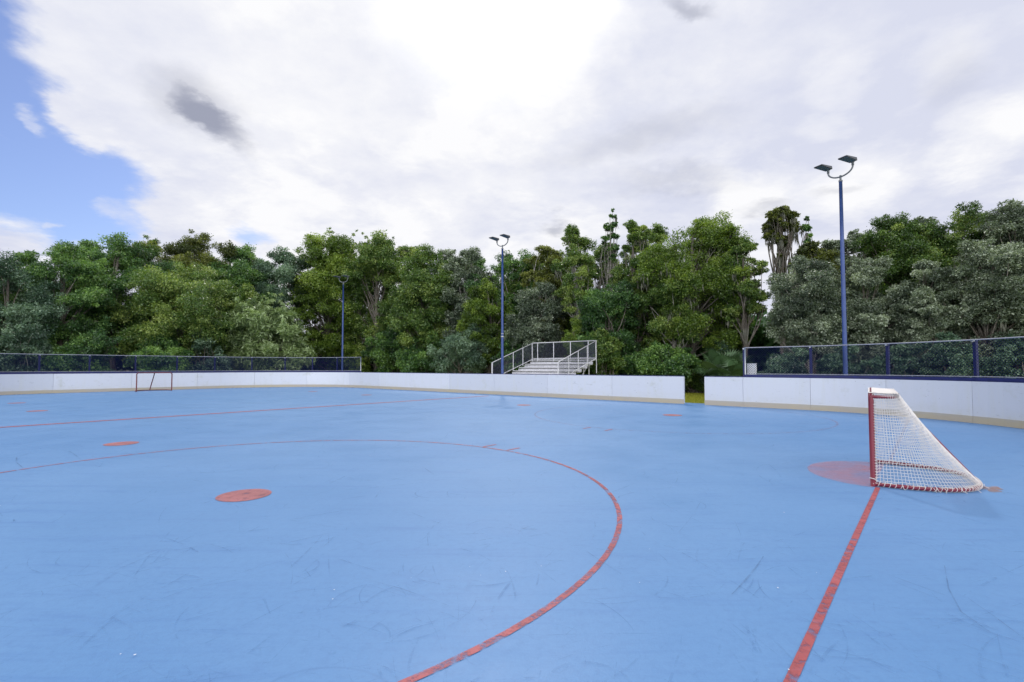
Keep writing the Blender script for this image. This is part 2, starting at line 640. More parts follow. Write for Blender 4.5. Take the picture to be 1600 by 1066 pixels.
for k, (pix, w) in enumerate([
        ([(1137, 924), (1158, 903), (1175, 883), (1187, 866)], 0.010),
        ([(272, 741), (305, 738), (345, 737), (375, 734), (430, 730)], 0.010),
        ([(1465, 880), (1470, 915), (1488, 950), (1530, 980)], 0.006),
        ([(1500, 930), (1540, 958), (1598, 1002)], 0.005),
        ([(50, 708), (32, 714), (32, 722), (43, 731)], 0.013),
        ([(112, 704), (122, 710), (131, 717)], 0.011),
        ([(1568, 724), (1598, 729)], 0.012),
        ([(680, 741), (672, 736), (664, 730)], 0.006),
        ([(590, 905), (630, 915), (700, 940)], 0.005),
        ([(281, 640), (297, 640)], 0.03)]):
    streak(m, pix, w * .7, 0.0078 + k * 0.00002)
# a flattened dark smear inside the near circle
pts = [gp(*q) for q in ((813, 823), (824, 822.3), (834, 823.5), (840, 825), (832, 826), (820, 825.4))]
pts = [(p.x, p.y, 0.0085) for p in pts]
a, b, c = Vector(pts[0]), Vector(pts[1]), Vector(pts[3])
m.poly(pts if (b - a).cross(c - a).z > 0 else pts[::-1])
tag(m.build('skid_mark', M['scuff_dark'], floor), kind='stuff')
m = MB()
for u, v, r in ((525, 931, .008), (527, 917, .007), (735, 882, .004), (752, 895, .005), (790, 889, .008), (845, 881, .007),
                (202, 1014, .006), (224, 1015, .009), (9, 789, .009), (996, 906, .006), (1208, 914, .008), (1012, 855, .006),
                (1220, 799, .01), (1268, 891, .005), (1222, 1037, .006), (1037, 737, .009), (645, 899, .004), (580, 712, .012)):
    p = gp(u, v)
    r *= .6
    k = rs.uniform(0, 3)
    q = [(p.x + r * rs.uniform(.7, 1.3) * math.cos(k + i * 1.05), p.y + r * 1.3 * rs.uniform(.7, 1.3) * math.sin(k + i * 1.05), 0.0088) for i in range(6)]
    m.poly(q)
tag(m.build('paint_chip', M['chip'], floor), kind='stuff')

# ------------------------------------------------------------------ dasher boards
ZT, ZK = 1.118, 0.19


def extrude(mm, s0, s1, o0, o1, z0, z1, step=0.45):
    ss = srange(s0, s1, step)
    b = len(mm.v)
    for s in ss:
        mm.v += [tuple(P(s, o0, z0)), tuple(P(s, o1, z0)), tuple(P(s, o1, z1)), tuple(P(s, o0, z1))]
    for i in range(len(ss) - 1):
        k = b + 4 * i
        for q in range(4):
            q2 = (q + 1) % 4
            mm.f.append((k + q, k + 4 + q, k + 4 + q2, k + q2))
            mm.sm.append(False)
    e = b + 4 * (len(ss) - 1)
    mm.f += [(b, b + 1, b + 2, b + 3), (e + 3, e + 2, e + 1, e)]
    mm.sm += [False, False]


def fix_normals(o):
    import bmesh
    bm = bmesh.new()
    bm.from_mesh(o.data)
    bmesh.ops.recalc_face_normals(bm, faces=bm.faces)
    bm.to_mesh(o.data)
    bm.free()
    return o


def board_wall(label, seams, lo_end, hi_end):
    root = empty('dasher_board_wall', P((seams[0] + seams[-1]) / 2))
    tag(root, label, 'board wall', 'white boards round the rink')
    for a, b in zip(seams[:-1], seams[1:]):
        g = 0.0045
        mm = MB()
        extrude(mm, a + g, b - g, 0.0, 0.10, 0.012, ZT)
        pn = fix_normals(mm.build('board_panel', M['board'], root))
        mm = MB()
        extrude(mm, a + g * .5, b - g * .5, -0.014, -0.0005, 0.002, ZK)
        fix_normals(mm.build('kick_strip', M['kick'], pn))
        mm = MB()
        for s in (a + 0.12, b - 0.12, (a + b) / 2):
            for z in (0.30, 0.68, 1.02):
                p, q = P(s, 0.001, z), P(s, -0.006, z)
                mm.tube([p, q], 0.011, 6)
        mm.build('bolt', M['alu_dark'], pn)
    mm = MB()
    extrude(mm, seams[0] + 0.01, seams[-1] - 0.01, 0.0, 0.105, ZT + 0.002, ZT + 0.03)
    fix_normals(mm.build('top_cap', M['navy'], root))
    return root


gapL, gapR = s_of_u(1068), s_of_u(1100)
left_seams = [gapL] + [7.25 + 3.65 * k for k in range(14)]
right_seams = [gapR, s_of_u(1160), s_of_u(1265), s_of_u(1383), s_of_u(1517)]
while right_seams[-1] > -13:
    right_seams.append(right_seams[-1] - 2.3)
board_wall('long white board wall left of the gap, with yellowed kick strip, curving round behind the small far goal', left_seams, 0, 0)
board_wall('white board wall right of the gap, curving behind the netted goal', right_seams[::-1], 0, 0)


# ------------------------------------------------------------------ chain-link fences on the boards
def chain(mm, pt, length, z0, z1, pitch, r, step=0.6, sides=3):
    """Diagonal wires both ways over a band; pt(s, z) gives the point."""
    h = z1 - z0
    k = -int(h / pitch) - 1
    while k * pitch < length:
        for sg in (1, -1):
            s0 = k * pitch
            a, b = (0.0, 1.0)
            # wire runs s = s0 + f*h, z = z0 + f*h  (or mirrored)
            f0 = max(0.0, -s0 / h)
            f1 = min(1.0, (length - s0) / h)
            if f1 - f0 > 0.02:
                nseg = max(1, int((f1 - f0) * h / step))
                pts = []
                for i in range(nseg + 1):
                    f = f0 + (f1 - f0) * i / nseg
                    zz = z0 + f * h if sg > 0 else z1 - f * h
                    pts.append(pt(s0 + f * h, zz, 0.004 * sg))
                mm.tube(pts, r, sides, caps=False)
        k += 1


ZF = 2.24


def fence(label, s0, s1, posts, pipe_ends, wire_r, pitch):
    root = empty('chain_link_fence', P((s0 + s1) / 2, 0.05))
    tag(root, label, 'fence', 'chain-link fences on top of the boards')
    zb = ZT + 0.03
    mm = MB()
    mm.tube([P(s, 0.05, ZF) for s in srange(s0, s1, 0.4)], 0.018, 8)
    mm.build('top_rail', M['rail'], root)
    mm = MB()
    extrude(mm, min(s0, s1), max(s0, s1), 0.012, 0.092, zb + 0.002, zb + 0.075)
    fix_normals(mm.build('sill_beam', M['navy'], root))
    zb += 0.075
    mm = MB()
    mm.tube([P(s, 0.05, zb + 0.025) for s in srange(s0, s1, 0.4)], 0.014, 8)
    mm.build('bottom_rail', M['rail'], root)
    for s in posts:
        mm = MB()
        a, b = P(s - .01, 0.16), P(s + .01, 0.16)
        d = (b - a).normalized()
        o = Vector((-d.y, d.x, 0))
        c = P(s, 0.155, (ZF + 0.0) / 2)
        mm.box(c, d * 0.042, o * 0.042, Vector((0, 0, ZF / 2 + 0.005)))
        po = mm.build('fence_post', M['navy'], root, bevel=0.008)
        mm = MB()
        mm.tube([P(s, 0.05, ZF - 0.035), P(s, 0.11, ZF - 0.035)], 0.03, 8)
        mm.build('rail_clamp', M['galv'], po)
    for s in pipe_ends:
        mm = MB()
        mm.tube([P(s, 0.05, zb), P(s, 0.05, ZF + 0.02)], 0.024, 10)
        mm.build('end_pipe', M['galv'], root)
    mm = MB()
    lo, hi = min(s0, s1), max(s0, s1)
    chain(mm, lambda s, z, o: P(lo + s, 0.05 + o, z), hi - lo, zb + 0.03, ZF - 0.01, pitch, wire_r, 0.45)
    mm.build('chain_mesh', M['navy_wire'], root)
    return root


sL0 = s_of_u(563)
sL1 = 54.0
pl = [s_of_u(u) for u in (63, 141, 213, 278, 337, 394, 445, 487, 525)]
pl += [pl[0] + 2.6 * k for k in (1, 2)]
fence('long navy chain-link fence on the boards behind the small far goal', sL0, sL1, pl, [sL0], 0.0042, 0.058)
pr = [s_of_u(u) for u in (1161, 1265, 1383, 1517)]
pr += [pr[-1] - 2.4, pr[-1] - 4.8]
fence('navy chain-link fence on the boards behind the netted goal', pr[0] - 0.05, pr[-1] - 1.0, pr, [pr[0] - 0.06], 0.0046, 0.085)

# ------------------------------------------------------------------ white box behind the right fence
bp = P(s_of_u(1169.5), 0.42)
root = empty('utility_box', (bp.x, bp.y, -0.06))
tag(root, 'small white utility box standing behind the left end of the right fence', 'utility box')
d = (P(1.0) - P(0.0)).normalized()
o = Vector((-d.y, d.x, 0))
mm = MB()
mm.box((bp.x, bp.y, 1.40), d * 0.155, o * 0.09, (0, 0, 0.235))
mm.build('cabinet', M['box'], root, bevel=0.012)
mm = MB()
mm.box(Vector((bp.x, bp.y, 1.40)) - o * 0.096 * (1 if (R(5, 0) - bp).dot(-o) > 0 else -1), d * 0.135, o * 0.005, (0, 0, 0.21))
mm.build('door', M['box'], root, bevel=0.003)
mm = MB()
mm.tube([(bp.x, bp.y, -0.06), (bp.x, bp.y, 1.17)], 0.045, 10)
mm.build('stand', M['galv'], root)
mm = MB()
mm.box((bp.x, bp.y, 1.642), d * 0.17, o * 0.105, (0, 0, 0.007))
mm.build('lid', M['box'], root)


# ------------------------------------------------------------------ floodlights
def floodlight(n, t, htop, arm_dir, head_dir, label, strap):
    b = R(n, t)
    root = empty('lamp_post', (b.x, b.y, -0.06))
    tag(root, label, 'lamp post', 'floodlight posts along the far side')
    ad = Vector((arm_dir[0], arm_dir[1], 0)).normalized()
    hd = Vector((head_dir[0], head_dir[1], 0)).normalized()
    up = Vector((0, 0, 1))
    mm = MB()
    zs = [-0.05, 0.5, 3, 6, htop]
    mm.tube([(b.x, b.y, z) for z in zs], [0.080, 0.078, 0.071, 0.063, 0.055], 16)
    mm.build('pole', M['pole'], root)
    mm = MB()
    mm.box((b.x, b.y, 0.0), (0.2, 0, 0), (0, 0.2, 0), (0, 0, 0.02))
    mm.tube([(b.x, b.y, 0.02), (b.x, b.y, 0.12)], 0.14, 14)
    mm.build('base_plate', M['pole'], root)
    mm = MB()
    mm.tube([(b.x, b.y, htop), (b.x, b.y, htop + 0.21)], 0.034, 10)
    mm.tube([(b.x, b.y, htop - 0.02), (b.x, b.y, htop + 0.03)], 0.064, 14)
    mm.build('tenon', M['arm'], root)
    if strap:
        mm = MB()
        mm.tube([(b.x, b.y, strap - 0.035), (b.x, b.y, strap + 0.035)], 0.081, 14)
        mm.build('strap', M['galv'], root)
        mm = MB()
        mm.tube([(b.x, b.y, strap + 0.14), (b.x, b.y, strap + 0.17)], 0.081, 14)
        mm.build('strap', M['galv'], root)
    mm = MB()
    pts = []
    z0 = htop + 0.16
    for i in range(-14, 15):
        q = i / 14
        x = 0.42 * math.sin(q * math.pi / 2)
        z = z0 + 0.27 * (1 - math.cos(q * math.pi / 2)) ** 1.0
        if abs(q) > 0.93:
            z += 0.0
        pts.append(Vector((b.x, b.y, z)) + ad * x)
    pts = [pts[0] + up * 0.10] + pts + [pts[-1] + up * 0.10]
    mm.tube(pts, 0.028, 8)
    mm.build('arm', M['arm'], root)
    for sg in (-1, 1):
        e = Vector((b.x, b.y, z0 + 0.27 + 0.10)) + ad * 0.42 * sg
        mm = MB()
        mm.tube([e - up * 0.10, e + up * 0.03], 0.042, 8)
        mm.tube([e + up * 0.05 - ad * 0.06, e + up * 0.05 + ad * 0.06], 0.05, 10)
        kn = mm.build('knuckle', M['arm'], root)
        # shoebox head, tipped slightly down towards the rink
        f = (hd + up * 0.02).normalized()
        u2 = f.cross(ad).normalized()
        if u2.z < 0:
            u2 = -u2
        side = f.cross(u2).normalized()
        c = e + up * 0.085 + f * 0.24
        mm = MB()
        w0, w1 = 0.135, 0.165
        a = c - f * 0.29
        k = c + f * 0.29
        mm.quadbox([a - side * w0 - u2 * 0.06, k - side * w1 - u2 * 0.015, k + side * w1 - u2 * 0.015, a + side * w0 - u2 * 0.06,
                    a - side * w0 * .9 + u2 * 0.06, k - side * w1 * .95 + u2 * 0.025, k + side * w1 * .95 + u2 * 0.025, a + side * w0 * .9 + u2 * 0.06])
        hb = fix_normals(mm.build('lamp_head', M['lamp'], root, bevel=0.01))
        mm = MB()
        nrm = (u2 * 1.0 - f * 0.0)
        lo_a = c - f * 0.22 - u2 * 0.0535 - u2 * 0.004
        lo_k = c + f * 0.25 - u2 * 0.0184 - u2 * 0.004
        mm.quadbox([lo_a - side * w0 * .82 - u2 * .006, lo_k - side * w1 * .86 - u2 * .006, lo_k + side * w1 * .86 - u2 * .006, lo_a + side * w0 * .82 - u2 * .006,
                    lo_a - side * w0 * .82 + u2 * .002, lo_k - side * w1 * .86 + u2 * .002, lo_k + side * w1 * .86 + u2 * .002, lo_a + side * w0 * .82 + u2 * .002])
        fix_normals(mm.build('lens', M['lens'], hb))
    return root


floodlight(2.33, 20.8, 8.18, (0.45, -0.89), (-0.93, -0.35), 'nearest blue twin floodlight post, rising behind the right fence', 0)
floodlight(18.46, 20.6, 8.27, (-NX, -NY), (-TX, -TY), 'blue twin floodlight post standing in front of the bleachers', 3.25)
p3 = ray_t(535, 21.3)
floodlight(p3.x * NX + p3.y * NY, 21.3, 8.36, (0.95, -0.31), (-0.5, -0.87), 'farthest blue twin floodlight post, behind the right end of the left fence', 0)

# ------------------------------------------------------------------ bleachers
BN0, BN1 = 15.1, 19.78
bl = R((BN0 + BN1) / 2, 22.8)
root = empty('bleachers', (bl.x, bl.y, -0.06))
tag(root, 'aluminium bleachers with mesh guard rails behind the boards', 'bleachers')
UP = Vector((0, 0, 1))
dn, dt = R(1, 0), R(0, 1)
ROWS = 8


def row_t(i):
    return 20.75 + 0.60 * i


def row_z(i):
    return 0.43 + 0.211 * i


for i in range(ROWS):
    mm = MB()
    mm.box(R((BN0 + BN1) / 2, row_t(i), row_z(i)), dn * (BN1 - BN0) / 2, dt * 0.125, UP * 0.022)
    mm.build('seat_plank', M['alu'], root, bevel=0.008)
    mm = MB()
    if i:
        mm.box(R((BN0 + BN1) / 2, row_t(i) - 0.30, row_z(i) - 0.25), dn * (BN1 - BN0) / 2, dt * 0.13, UP * 0.018)
        mm.build('foot_plank', M['alu_dark'], root)
        mm = MB()
        mm.box(R((BN0 + BN1) / 2, row_t(i) - 0.150, row_z(i) - 0.150), dn * (BN1 - BN0) / 2, dt * 0.011, UP * 0.075)
        mm.build('riser_plank', M['alu_dark'], root)
mm = MB()
mm.box(R((BN0 + BN1) / 2, row_t(7) + 0.20, row_z(7) + 0.13), dn * (BN1 - BN0) / 2, dt * 0.014, UP * 0.065)
mm.build('toe_board', M['alu'], root)
for k in range(4):
    n = BN0 + 0.35 + (BN1 - BN0 - 0.7) * k / 3
    mm = MB()
    mm.bar(R(n, row_t(0) - .1, row_z(0) - .09), R(n, row_t(7) + .16, row_z(7) - .09), 0.05, 0.07)
    for i in (0, 2, 4, 6, 7):
        mm.bar(R(n, row_t(i), -0.06), R(n, row_t(i), row_z(i) - 0.03), 0.045, 0.045, up=(1, 0, 0))
    mm.bar(R(n, row_t(0) - 0.2, -0.03), R(n, row_t(7) + .2, -0.03), 0.06, 0.05)
    mm.bar(R(n + .03, row_t(4), 0.02), R(n + .03, row_t(7), row_z(7) - 0.2), 0.035, 0.035)
    mm.bar(R(n - .03, row_t(2), 0.02), R(n - .03, row_t(4), row_z(4) - 0.1), 0.035, 0.035)
    for i in range(1, ROWS):
        mm.bar(R(n, row_t(i) - .42, row_z(i) - .282), R(n, row_t(i) + .1, row_z(i) - .282), 0.04, 0.025)
        mm.bar(R(n, row_t(i), row_z(i) - .282), R(n, row_t(i), row_z(i) - .024), 0.04, 0.03, up=(1, 0, 0))
    mm.build('support_frame', M['alu'], root)
mm = MB()
mm.bar(R(BN0 + .3, 24.9, 0.05), R(BN1 - .3, 24.98, row_z(7) - .3), 0.03, 0.03)
mm.bar(R(BN1 - .3, 24.9, 0.05), R(BN0 + .3, 24.98, row_z(7) - .3), 0.03, 0.03)
mm.build('cross_brace', M['alu'], root)
TF, TB = 21.2, 25.12
ZFr, ZBr = 1.76, 3.08


def rail_z(t):
    return ZFr + (t - TF) * (ZBr - ZFr) / (TB - TF)


def side_rail(n):
    mm = MB()
    mm.tube([R(n, TF, 0.75), R(n, TF, ZFr), R(n, TB, ZBr), R(n, TB, 1.15)], 0.022, 8)
    mm.tube([R(n, TF, ZFr - 0.98), R(n, TB, ZBr - 1.05)], 0.022, 8)
    g = mm.build('guard_rail', M['alu'], root)
    for k in range(5):
        t = TF + 0.06 + (TB - TF - 0.12) * k / 4
        mm = MB()
        mm.bar(R(n, t, rail_z(t) - 1.15), R(n, t, rail_z(t) - 0.02), 0.042, 0.042, up=(1, 0, 0))
        mm.build('rail_post', M['alu'], g)
    mm = MB()
    chain(mm, lambda s, z, o: R(n + o, TF + s, rail_z(TF + s) - 1.0 + z), TB - TF, 0.0, 0.98, 0.06, 0.0036, 5)
    mm.build('chain_mesh', M['wire'], g)


side_rail(BN0 - 0.06)
side_rail(BN1 + 0.06)
mm = MB()
mm.tube([R(BN0 - .06, TB, ZBr), R(BN1 + .06, TB, ZBr)], 0.026, 8)
mm.tube([R(BN0 - .06, TB, ZBr - 1.05), R(BN1 + .06, TB, ZBr - 1.05)], 0.022, 8)
g = mm.build('guard_rail', M['alu'], root)
for k in range(4):
    n = BN0 + 0.5 + (BN1 - BN0 - 0.85) * k / 3
    mm = MB()
    mm.bar(R(n, TB, 1.6), R(n, TB, ZBr - .02), 0.045, 0.045, up=(1, 0, 0))
    mm.build('rail_post', M['alu'], g)
mm = MB()
chain(mm, lambda s, z, o: R(BN0 + s, TB + o, z), BN1 - BN0, ZBr - 1.04, ZBr, 0.06, 0.0036, 5)
mm.build('chain_mesh', M['wire'], g)


# ------------------------------------------------------------------ goals
GW, GD, GT, GH = 0.915, 1.08, 0.27, 1.155


def superu(k, depth, ex, w=GW):
    """k in 0..1 runs from the near post round the back to the far post."""
    a = math.pi * k
    ca, sa = math.cos(a), math.sin(a)
    x = -w * math.copysign(abs(ca) ** (2 / ex), ca)
    y = depth * abs(sa) ** (2 / ex)
    return x, y


def even(fn, n):
    """n + 1 samples of a curve, evenly spaced along it."""
    raw = [Vector(fn(i / 400)) for i in range(401)]
    acc = [0.0]
    for a, b in zip(raw[:-1], raw[1:]):
        acc.append(acc[-1] + (b - a).length)
    out, j = [], 0
    for i in range(n + 1):
        s = acc[-1] * i / n
        while j < 399 and acc[j + 1] < s:
            j += 1
        f = (s - acc[j]) / max(acc[j + 1] - acc[j], 1e-9)
        out.append(raw[j].lerp(raw[j + 1], min(max(f, 0), 1)))
    return out


def goal(n, rear, name, label, paint, tube_r, net, turn=0.0):
    rot = Matrix.Rotation(math.radians(turn), 3, 'Z')
    c = R(n, TC - GW) + rot @ R(0, GW)
    root = empty(name, c)
    tag(root, label, 'hockey goal', 'hockey goals')
    A, B = rot @ R(0, 1), rot @ R(rear, 0)

    def W(a, b, z):
        return c + A * a + B * b + UP * z
    r = tube_r
    for sg in (-1, 1):
        mm = MB()
        mm.tube([W(sg * GW, 0, 0.004), W(sg * GW, 0, GH - 0.10), W(sg * (GW - 0.015), 0, GH - 0.045), W(sg * (GW - 0.05), 0, GH - 0.012), W(sg * (GW - 0.10), 0, GH)], r, 14)
        mm.build('goal_post', paint, root)
    mm = MB()
    mm.tube([W(-GW + 0.10, 0, GH), W(GW - 0.10, 0, GH)], r, 14)
    mm.build('crossbar', paint, root)
    base = even(lambda k: (*superu(k, GD, 2.6), 0.0), 48)
    mm = MB()
    mm.tube([W(p.x, p.y, r + 0.002) for p in base], r * 0.85, 10)
    mm.build('base_frame', paint, root)
    topu = even(lambda k: (*superu(k, GT, 6.0, GW - 0.03), 0.0), 48)
    if net:
        mm = MB()
        mm.tube([W(p.x, p.y, GH - 0.03) for p in even(lambda k: (*superu(k, GT, 6.0, GW - 0.01), 0.0), 48)], r * 0.72, 8)
        mm.build('top_frame', paint, root)
    mm = MB()
    if net:
        mm.tube([W(0, GT, GH - .01), W(0, GT + 0.185, GH * 0.73), W(0, GD * 0.78, 0.34), W(0, GD - .01, 0.05)], r * 0.55, 8)
    else:
        mm.tube([W(0, 0.02, GH), W(0, GD, 0.04)], r * 0.9, 8)
    mm.build('back_brace', paint, root)
    if not net:
        return root
    NU, NV = 92, 30
    base = even(lambda k: (*superu(k, GD + 0.03, 2.6, GW + 0.01), 0.0), NU)
    topu = even(lambda k: (*superu(k, GT + 0.02, 6.0, GW + 0.005), 0.0), NU)
    rg = random.Random(3)
    jit = [[(rg.uniform(-1, 1), rg.uniform(-1, 1)) for _ in range(NV + 1)] for _ in range(NU + 1)]

    def NP(i, j):
        v = j / NV
        b, t = base[i], topu[i]
        # the net sags a little between base and shelf
        k = i / NU
        sag = 0.05 * math.sin(math.pi * v) * math.sin(math.pi * k) ** 0.5
        x = b.x + (t.x - b.x) * v
        y = b.y + (t.y - b.y) * v
        l = math.hypot(x, y - 0.2) + 1e-6
        x -= sag * x / l
        y -= sag * (y - 0.2) / l
        z = 0.035 + (GH - 0.045) * v + 0.012 * math.sin(9 * k + 5 * v)
        jx, jz = jit[i][j]
        e = 1 if 0 < j < NV and 0 < i < NU else 0
        return W(x + 0.004 * jx * e, y, z + 0.005 * jz * e)
    mm = MB()
    for i in range(0, NU + 1):
        mm.tube([NP(i, j) for j in range(NV + 1)], 0.0027, 4, caps=False)
    for j in range(1, NV + 1):
        mm.tube([NP(i, j) for i in range(NU + 1)], 0.0027, 4, caps=False)
    mm.build('goal_net', M['net'], root)
    # dense white net pulled over the shelf
    mm = MB()
    for i in range(0, 60):
        a = -GW + 0.05 + (2 * GW - 0.10) * i / 59
        sh = 0.0 + 0.006 * math.sin(i * 1.7)
        mm.tube([W(a, -r * 0.9, GH + 0.02), W(a, 0.03, GH + r * .8), W(a, GT * 0.5, GH + 0.012 + sh), W(a, GT, GH + 0.008), W(a * 0.99, GT + 0.02, GH - 0.01)], 0.0065, 5, caps=False)
    for j in range(12):
        b = -0.01 + (GT + 0.02) * j / 11
        mm.tube([W(-GW + 0.02, b, GH + 0.014), W(0, b, GH + 0.010), W(GW - 0.02, b, GH + 0.014)], 0.0065, 5, caps=False)
    mm.build('top_net', M['net'], root)
    # lacing wound round posts, shelf edge and base
    mm = MB()
    for sg in (-1, 1):
        pts = []
        for k in range(0, 300):
            z = 0.03 + (GH - 0.12) * k / 299
            a = k * 0.62
            pts.append(W(sg * GW + 0.024 * math.cos(a), 0.018 + (r + 0.006) * 0.6 * math.sin(a) + 0.012, z))
        mm.tube(pts, 0.0035, 4, caps=False)
    pts = []
    bb = even(lambda k: (*superu(k, GD, 2.6), 0.0), 420)
    for k, p in enumerate(bb):
        a = k * 0.9
        l = math.hypot(p.x, p.y) + 1e-6
        q = (r * 0.85 + 0.006) * math.cos(a)
        pts.append(W(p.x + p.x / l * q, p.y + p.y / l * q, r + 0.004 + (r * 0.85 + 0.006) * math.sin(a)))
    mm.tube(pts, 0.0035, 4, caps=False)
    pts = []
    bb = even(lambda k: (*superu(k, GT, 6.0, GW - 0.02), 0.0), 260)
    for k, p in enumerate(bb):
        a = k * 1.0
        pts.append(W(p.x * 1.012, p.y + 0.012, GH - 0.012 + 0.028 * math.sin(a)))
    mm.tube(pts, 0.0035, 4, caps=False)
    # slack doubled cord along the base and a few loose ends
    for dz in (0.05,):
        mm.tube([W(p.x * 1.012, p.y * 1.012, dz + 0.008 * math.sin(i * 0.8 + dz * 90)) for i, p in enumerate(even(lambda k: (*superu(k, GD, 2.6), 0.0), 90))], 0.004, 4, caps=False)
    for k in range(7):
        i = [16, 17, 19, 8, 40, 24, 30][k]
        p = base[i]
        q = W(p.x * 1.01, p.y * 1.01, 0.05)
        mm.tube([q, q + Vector((rg.uniform(-.03, .03), -0.02, -0.02)), q + Vector((rg.uniform(-.06, .06), -0.05, -0.042))], 0.003, 4)
    for z in (0.10,):
        pts = [W(-GW + (r + .004) * math.cos(a), (r + .004) * math.sin(a), z + 0.004 * math.sin(2 * a)) for a in [i * 0.5236 for i in range(12)]]
        mm.tube(pts, 0.005, 4, closed=True)
    mm.build('lacing', M['net'], root)
    return root


goal(0.60, -1, 'hockey_goal', 'crimson hockey goal with white net standing near the camera', M['goal'], 0.030, True, 4.5)
goal(37.0, 1, 'hockey_goal', 'small bare red goal frame without a net by the far boards', M['goal_old'], 0.032, False)


# ------------------------------------------------------------------ plants
def leaf_mesh(name, pos, axis, nrm, length, width, tint, material, parent, origin):
    """One mesh of many small folded leaves (numpy arrays, one row per leaf)."""
    k = len(pos)
    axis = axis / (np.linalg.norm(axis, axis=1, keepdims=True) + 1e-9)
    side = np.cross(axis, nrm)
    side /= (np.linalg.norm(side, axis=1, keepdims=True) + 1e-9)
    nn = np.cross(side, axis)
    L, Wd = length[:, None], width[:, None]
    v = np.empty((k, 4, 3), np.float32)
    v[:, 0] = pos - axis * L * 0.5
    v[:, 1] = pos + side * Wd * 0.5 + nn * Wd * 0.18 - axis * L * 0.04
    v[:, 2] = pos + axis * L * 0.5 - nn * L * 0.08
    v[:, 3] = pos - side * Wd * 0.5 + nn * Wd * 0.18 - axis * L * 0.04
    v -= np.array(origin, np.float32)
    me = bpy.data.meshes.new(name)
    me.vertices.add(k * 4)
    me.vertices.foreach_set('co', v.reshape(-1))
    me.loops.add(k * 4)
    me.loops.foreach_set('vertex_index', np.arange(k * 4, dtype=np.int32))
    me.polygons.add(k)
    me.polygons.foreach_set('loop_start', np.arange(0, k * 4, 4, dtype=np.int32))
    at = me.attributes.new('tint', 'FLOAT', 'FACE')
    at.data.foreach_set('value', np.clip(tint, 0, 1).astype(np.float32))
    me.materials.append(material)
    me.update(calc_edges=True)
    ob = link(bpy.data.objects.new(name, me))
    if parent is not None:
        ob.parent = parent
        ob.location = Vector(origin) - parent_loc(parent)
    else:
        ob.location = origin
    return ob


def unit(k, g):
    a = g.normal(size=(k, 3))
    return a / np.linalg.norm(a, axis=1, keepdims=True)


def clump_leaves(cent, rad, n, L, g, tint_c, up=0.55, droop=0.15, flat=0.75, narrow=0.5):
    """Leaves scattered through ellipsoidal sprays: mostly near their outside, facing outwards and up."""
    w = rad ** 2
    idx = g.choice(len(cent), size=n, p=w / w.sum())
    d = unit(n, g)
    r = (0.30 + 0.74 * g.random(n) ** 0.65) * np.exp(g.normal(size=n) * .15)
    pos = cent[idx] + d * (rad[idx] * r)[:, None] * np.array([1, 1, flat])
    axis = d * 0.8 + g.normal(size=(n, 3)) * 0.6
    axis[:, 2] -= droop
    nrm = g.normal(size=(n, 3)) * 0.55 + d * 0.5
    nrm[:, 2] += up
    length = L * (0.55 + 0.9 * g.random(n) ** 1.5)
    tint = tint_c[idx] + g.normal(size=n) * 0.2
    return pos, axis, nrm, length, length * narrow * (0.8 + 0.4 * g.random(n)), tint


PROFILE = {
    'dome': lambda f: np.where(f < .4, .72 + .28 * (f / .4), np.clip(1 - np.clip((f - .4) / .62, 0, 1) ** 2.6, 0, 1) ** .55),
    'oval': lambda f: np.sqrt(np.clip(1 - ((f - .5) / .52) ** 2, 0.02, 1)),
    'cone': lambda f: np.clip(1.02 - f, 0, 1) ** .8 * .95 + .05,
    'tuft': lambda f: np.where(f < .6, .16 + .12 * f, .20 + .80 * np.sqrt(np.clip(1 - ((f - .82) / .21) ** 2, 0, 1))),
    'column': lambda f: np.where(f < .75, .85, .85 * np.sqrt(np.clip(1 - ((f - .75) / .27) ** 2, 0, 1))),
}


def curve3(a, b, bend, g, k=5):
    a, b = np.array(a, float), np.array(b, float)
    m = g.normal(size=3) * bend * np.linalg.norm(b - a)
    out = []
    for i in range(k + 1):
        f = i / k
        out.append(tuple(a * (1 - f) + b * f + m * math.sin(math.pi * f) * .6))
    return out


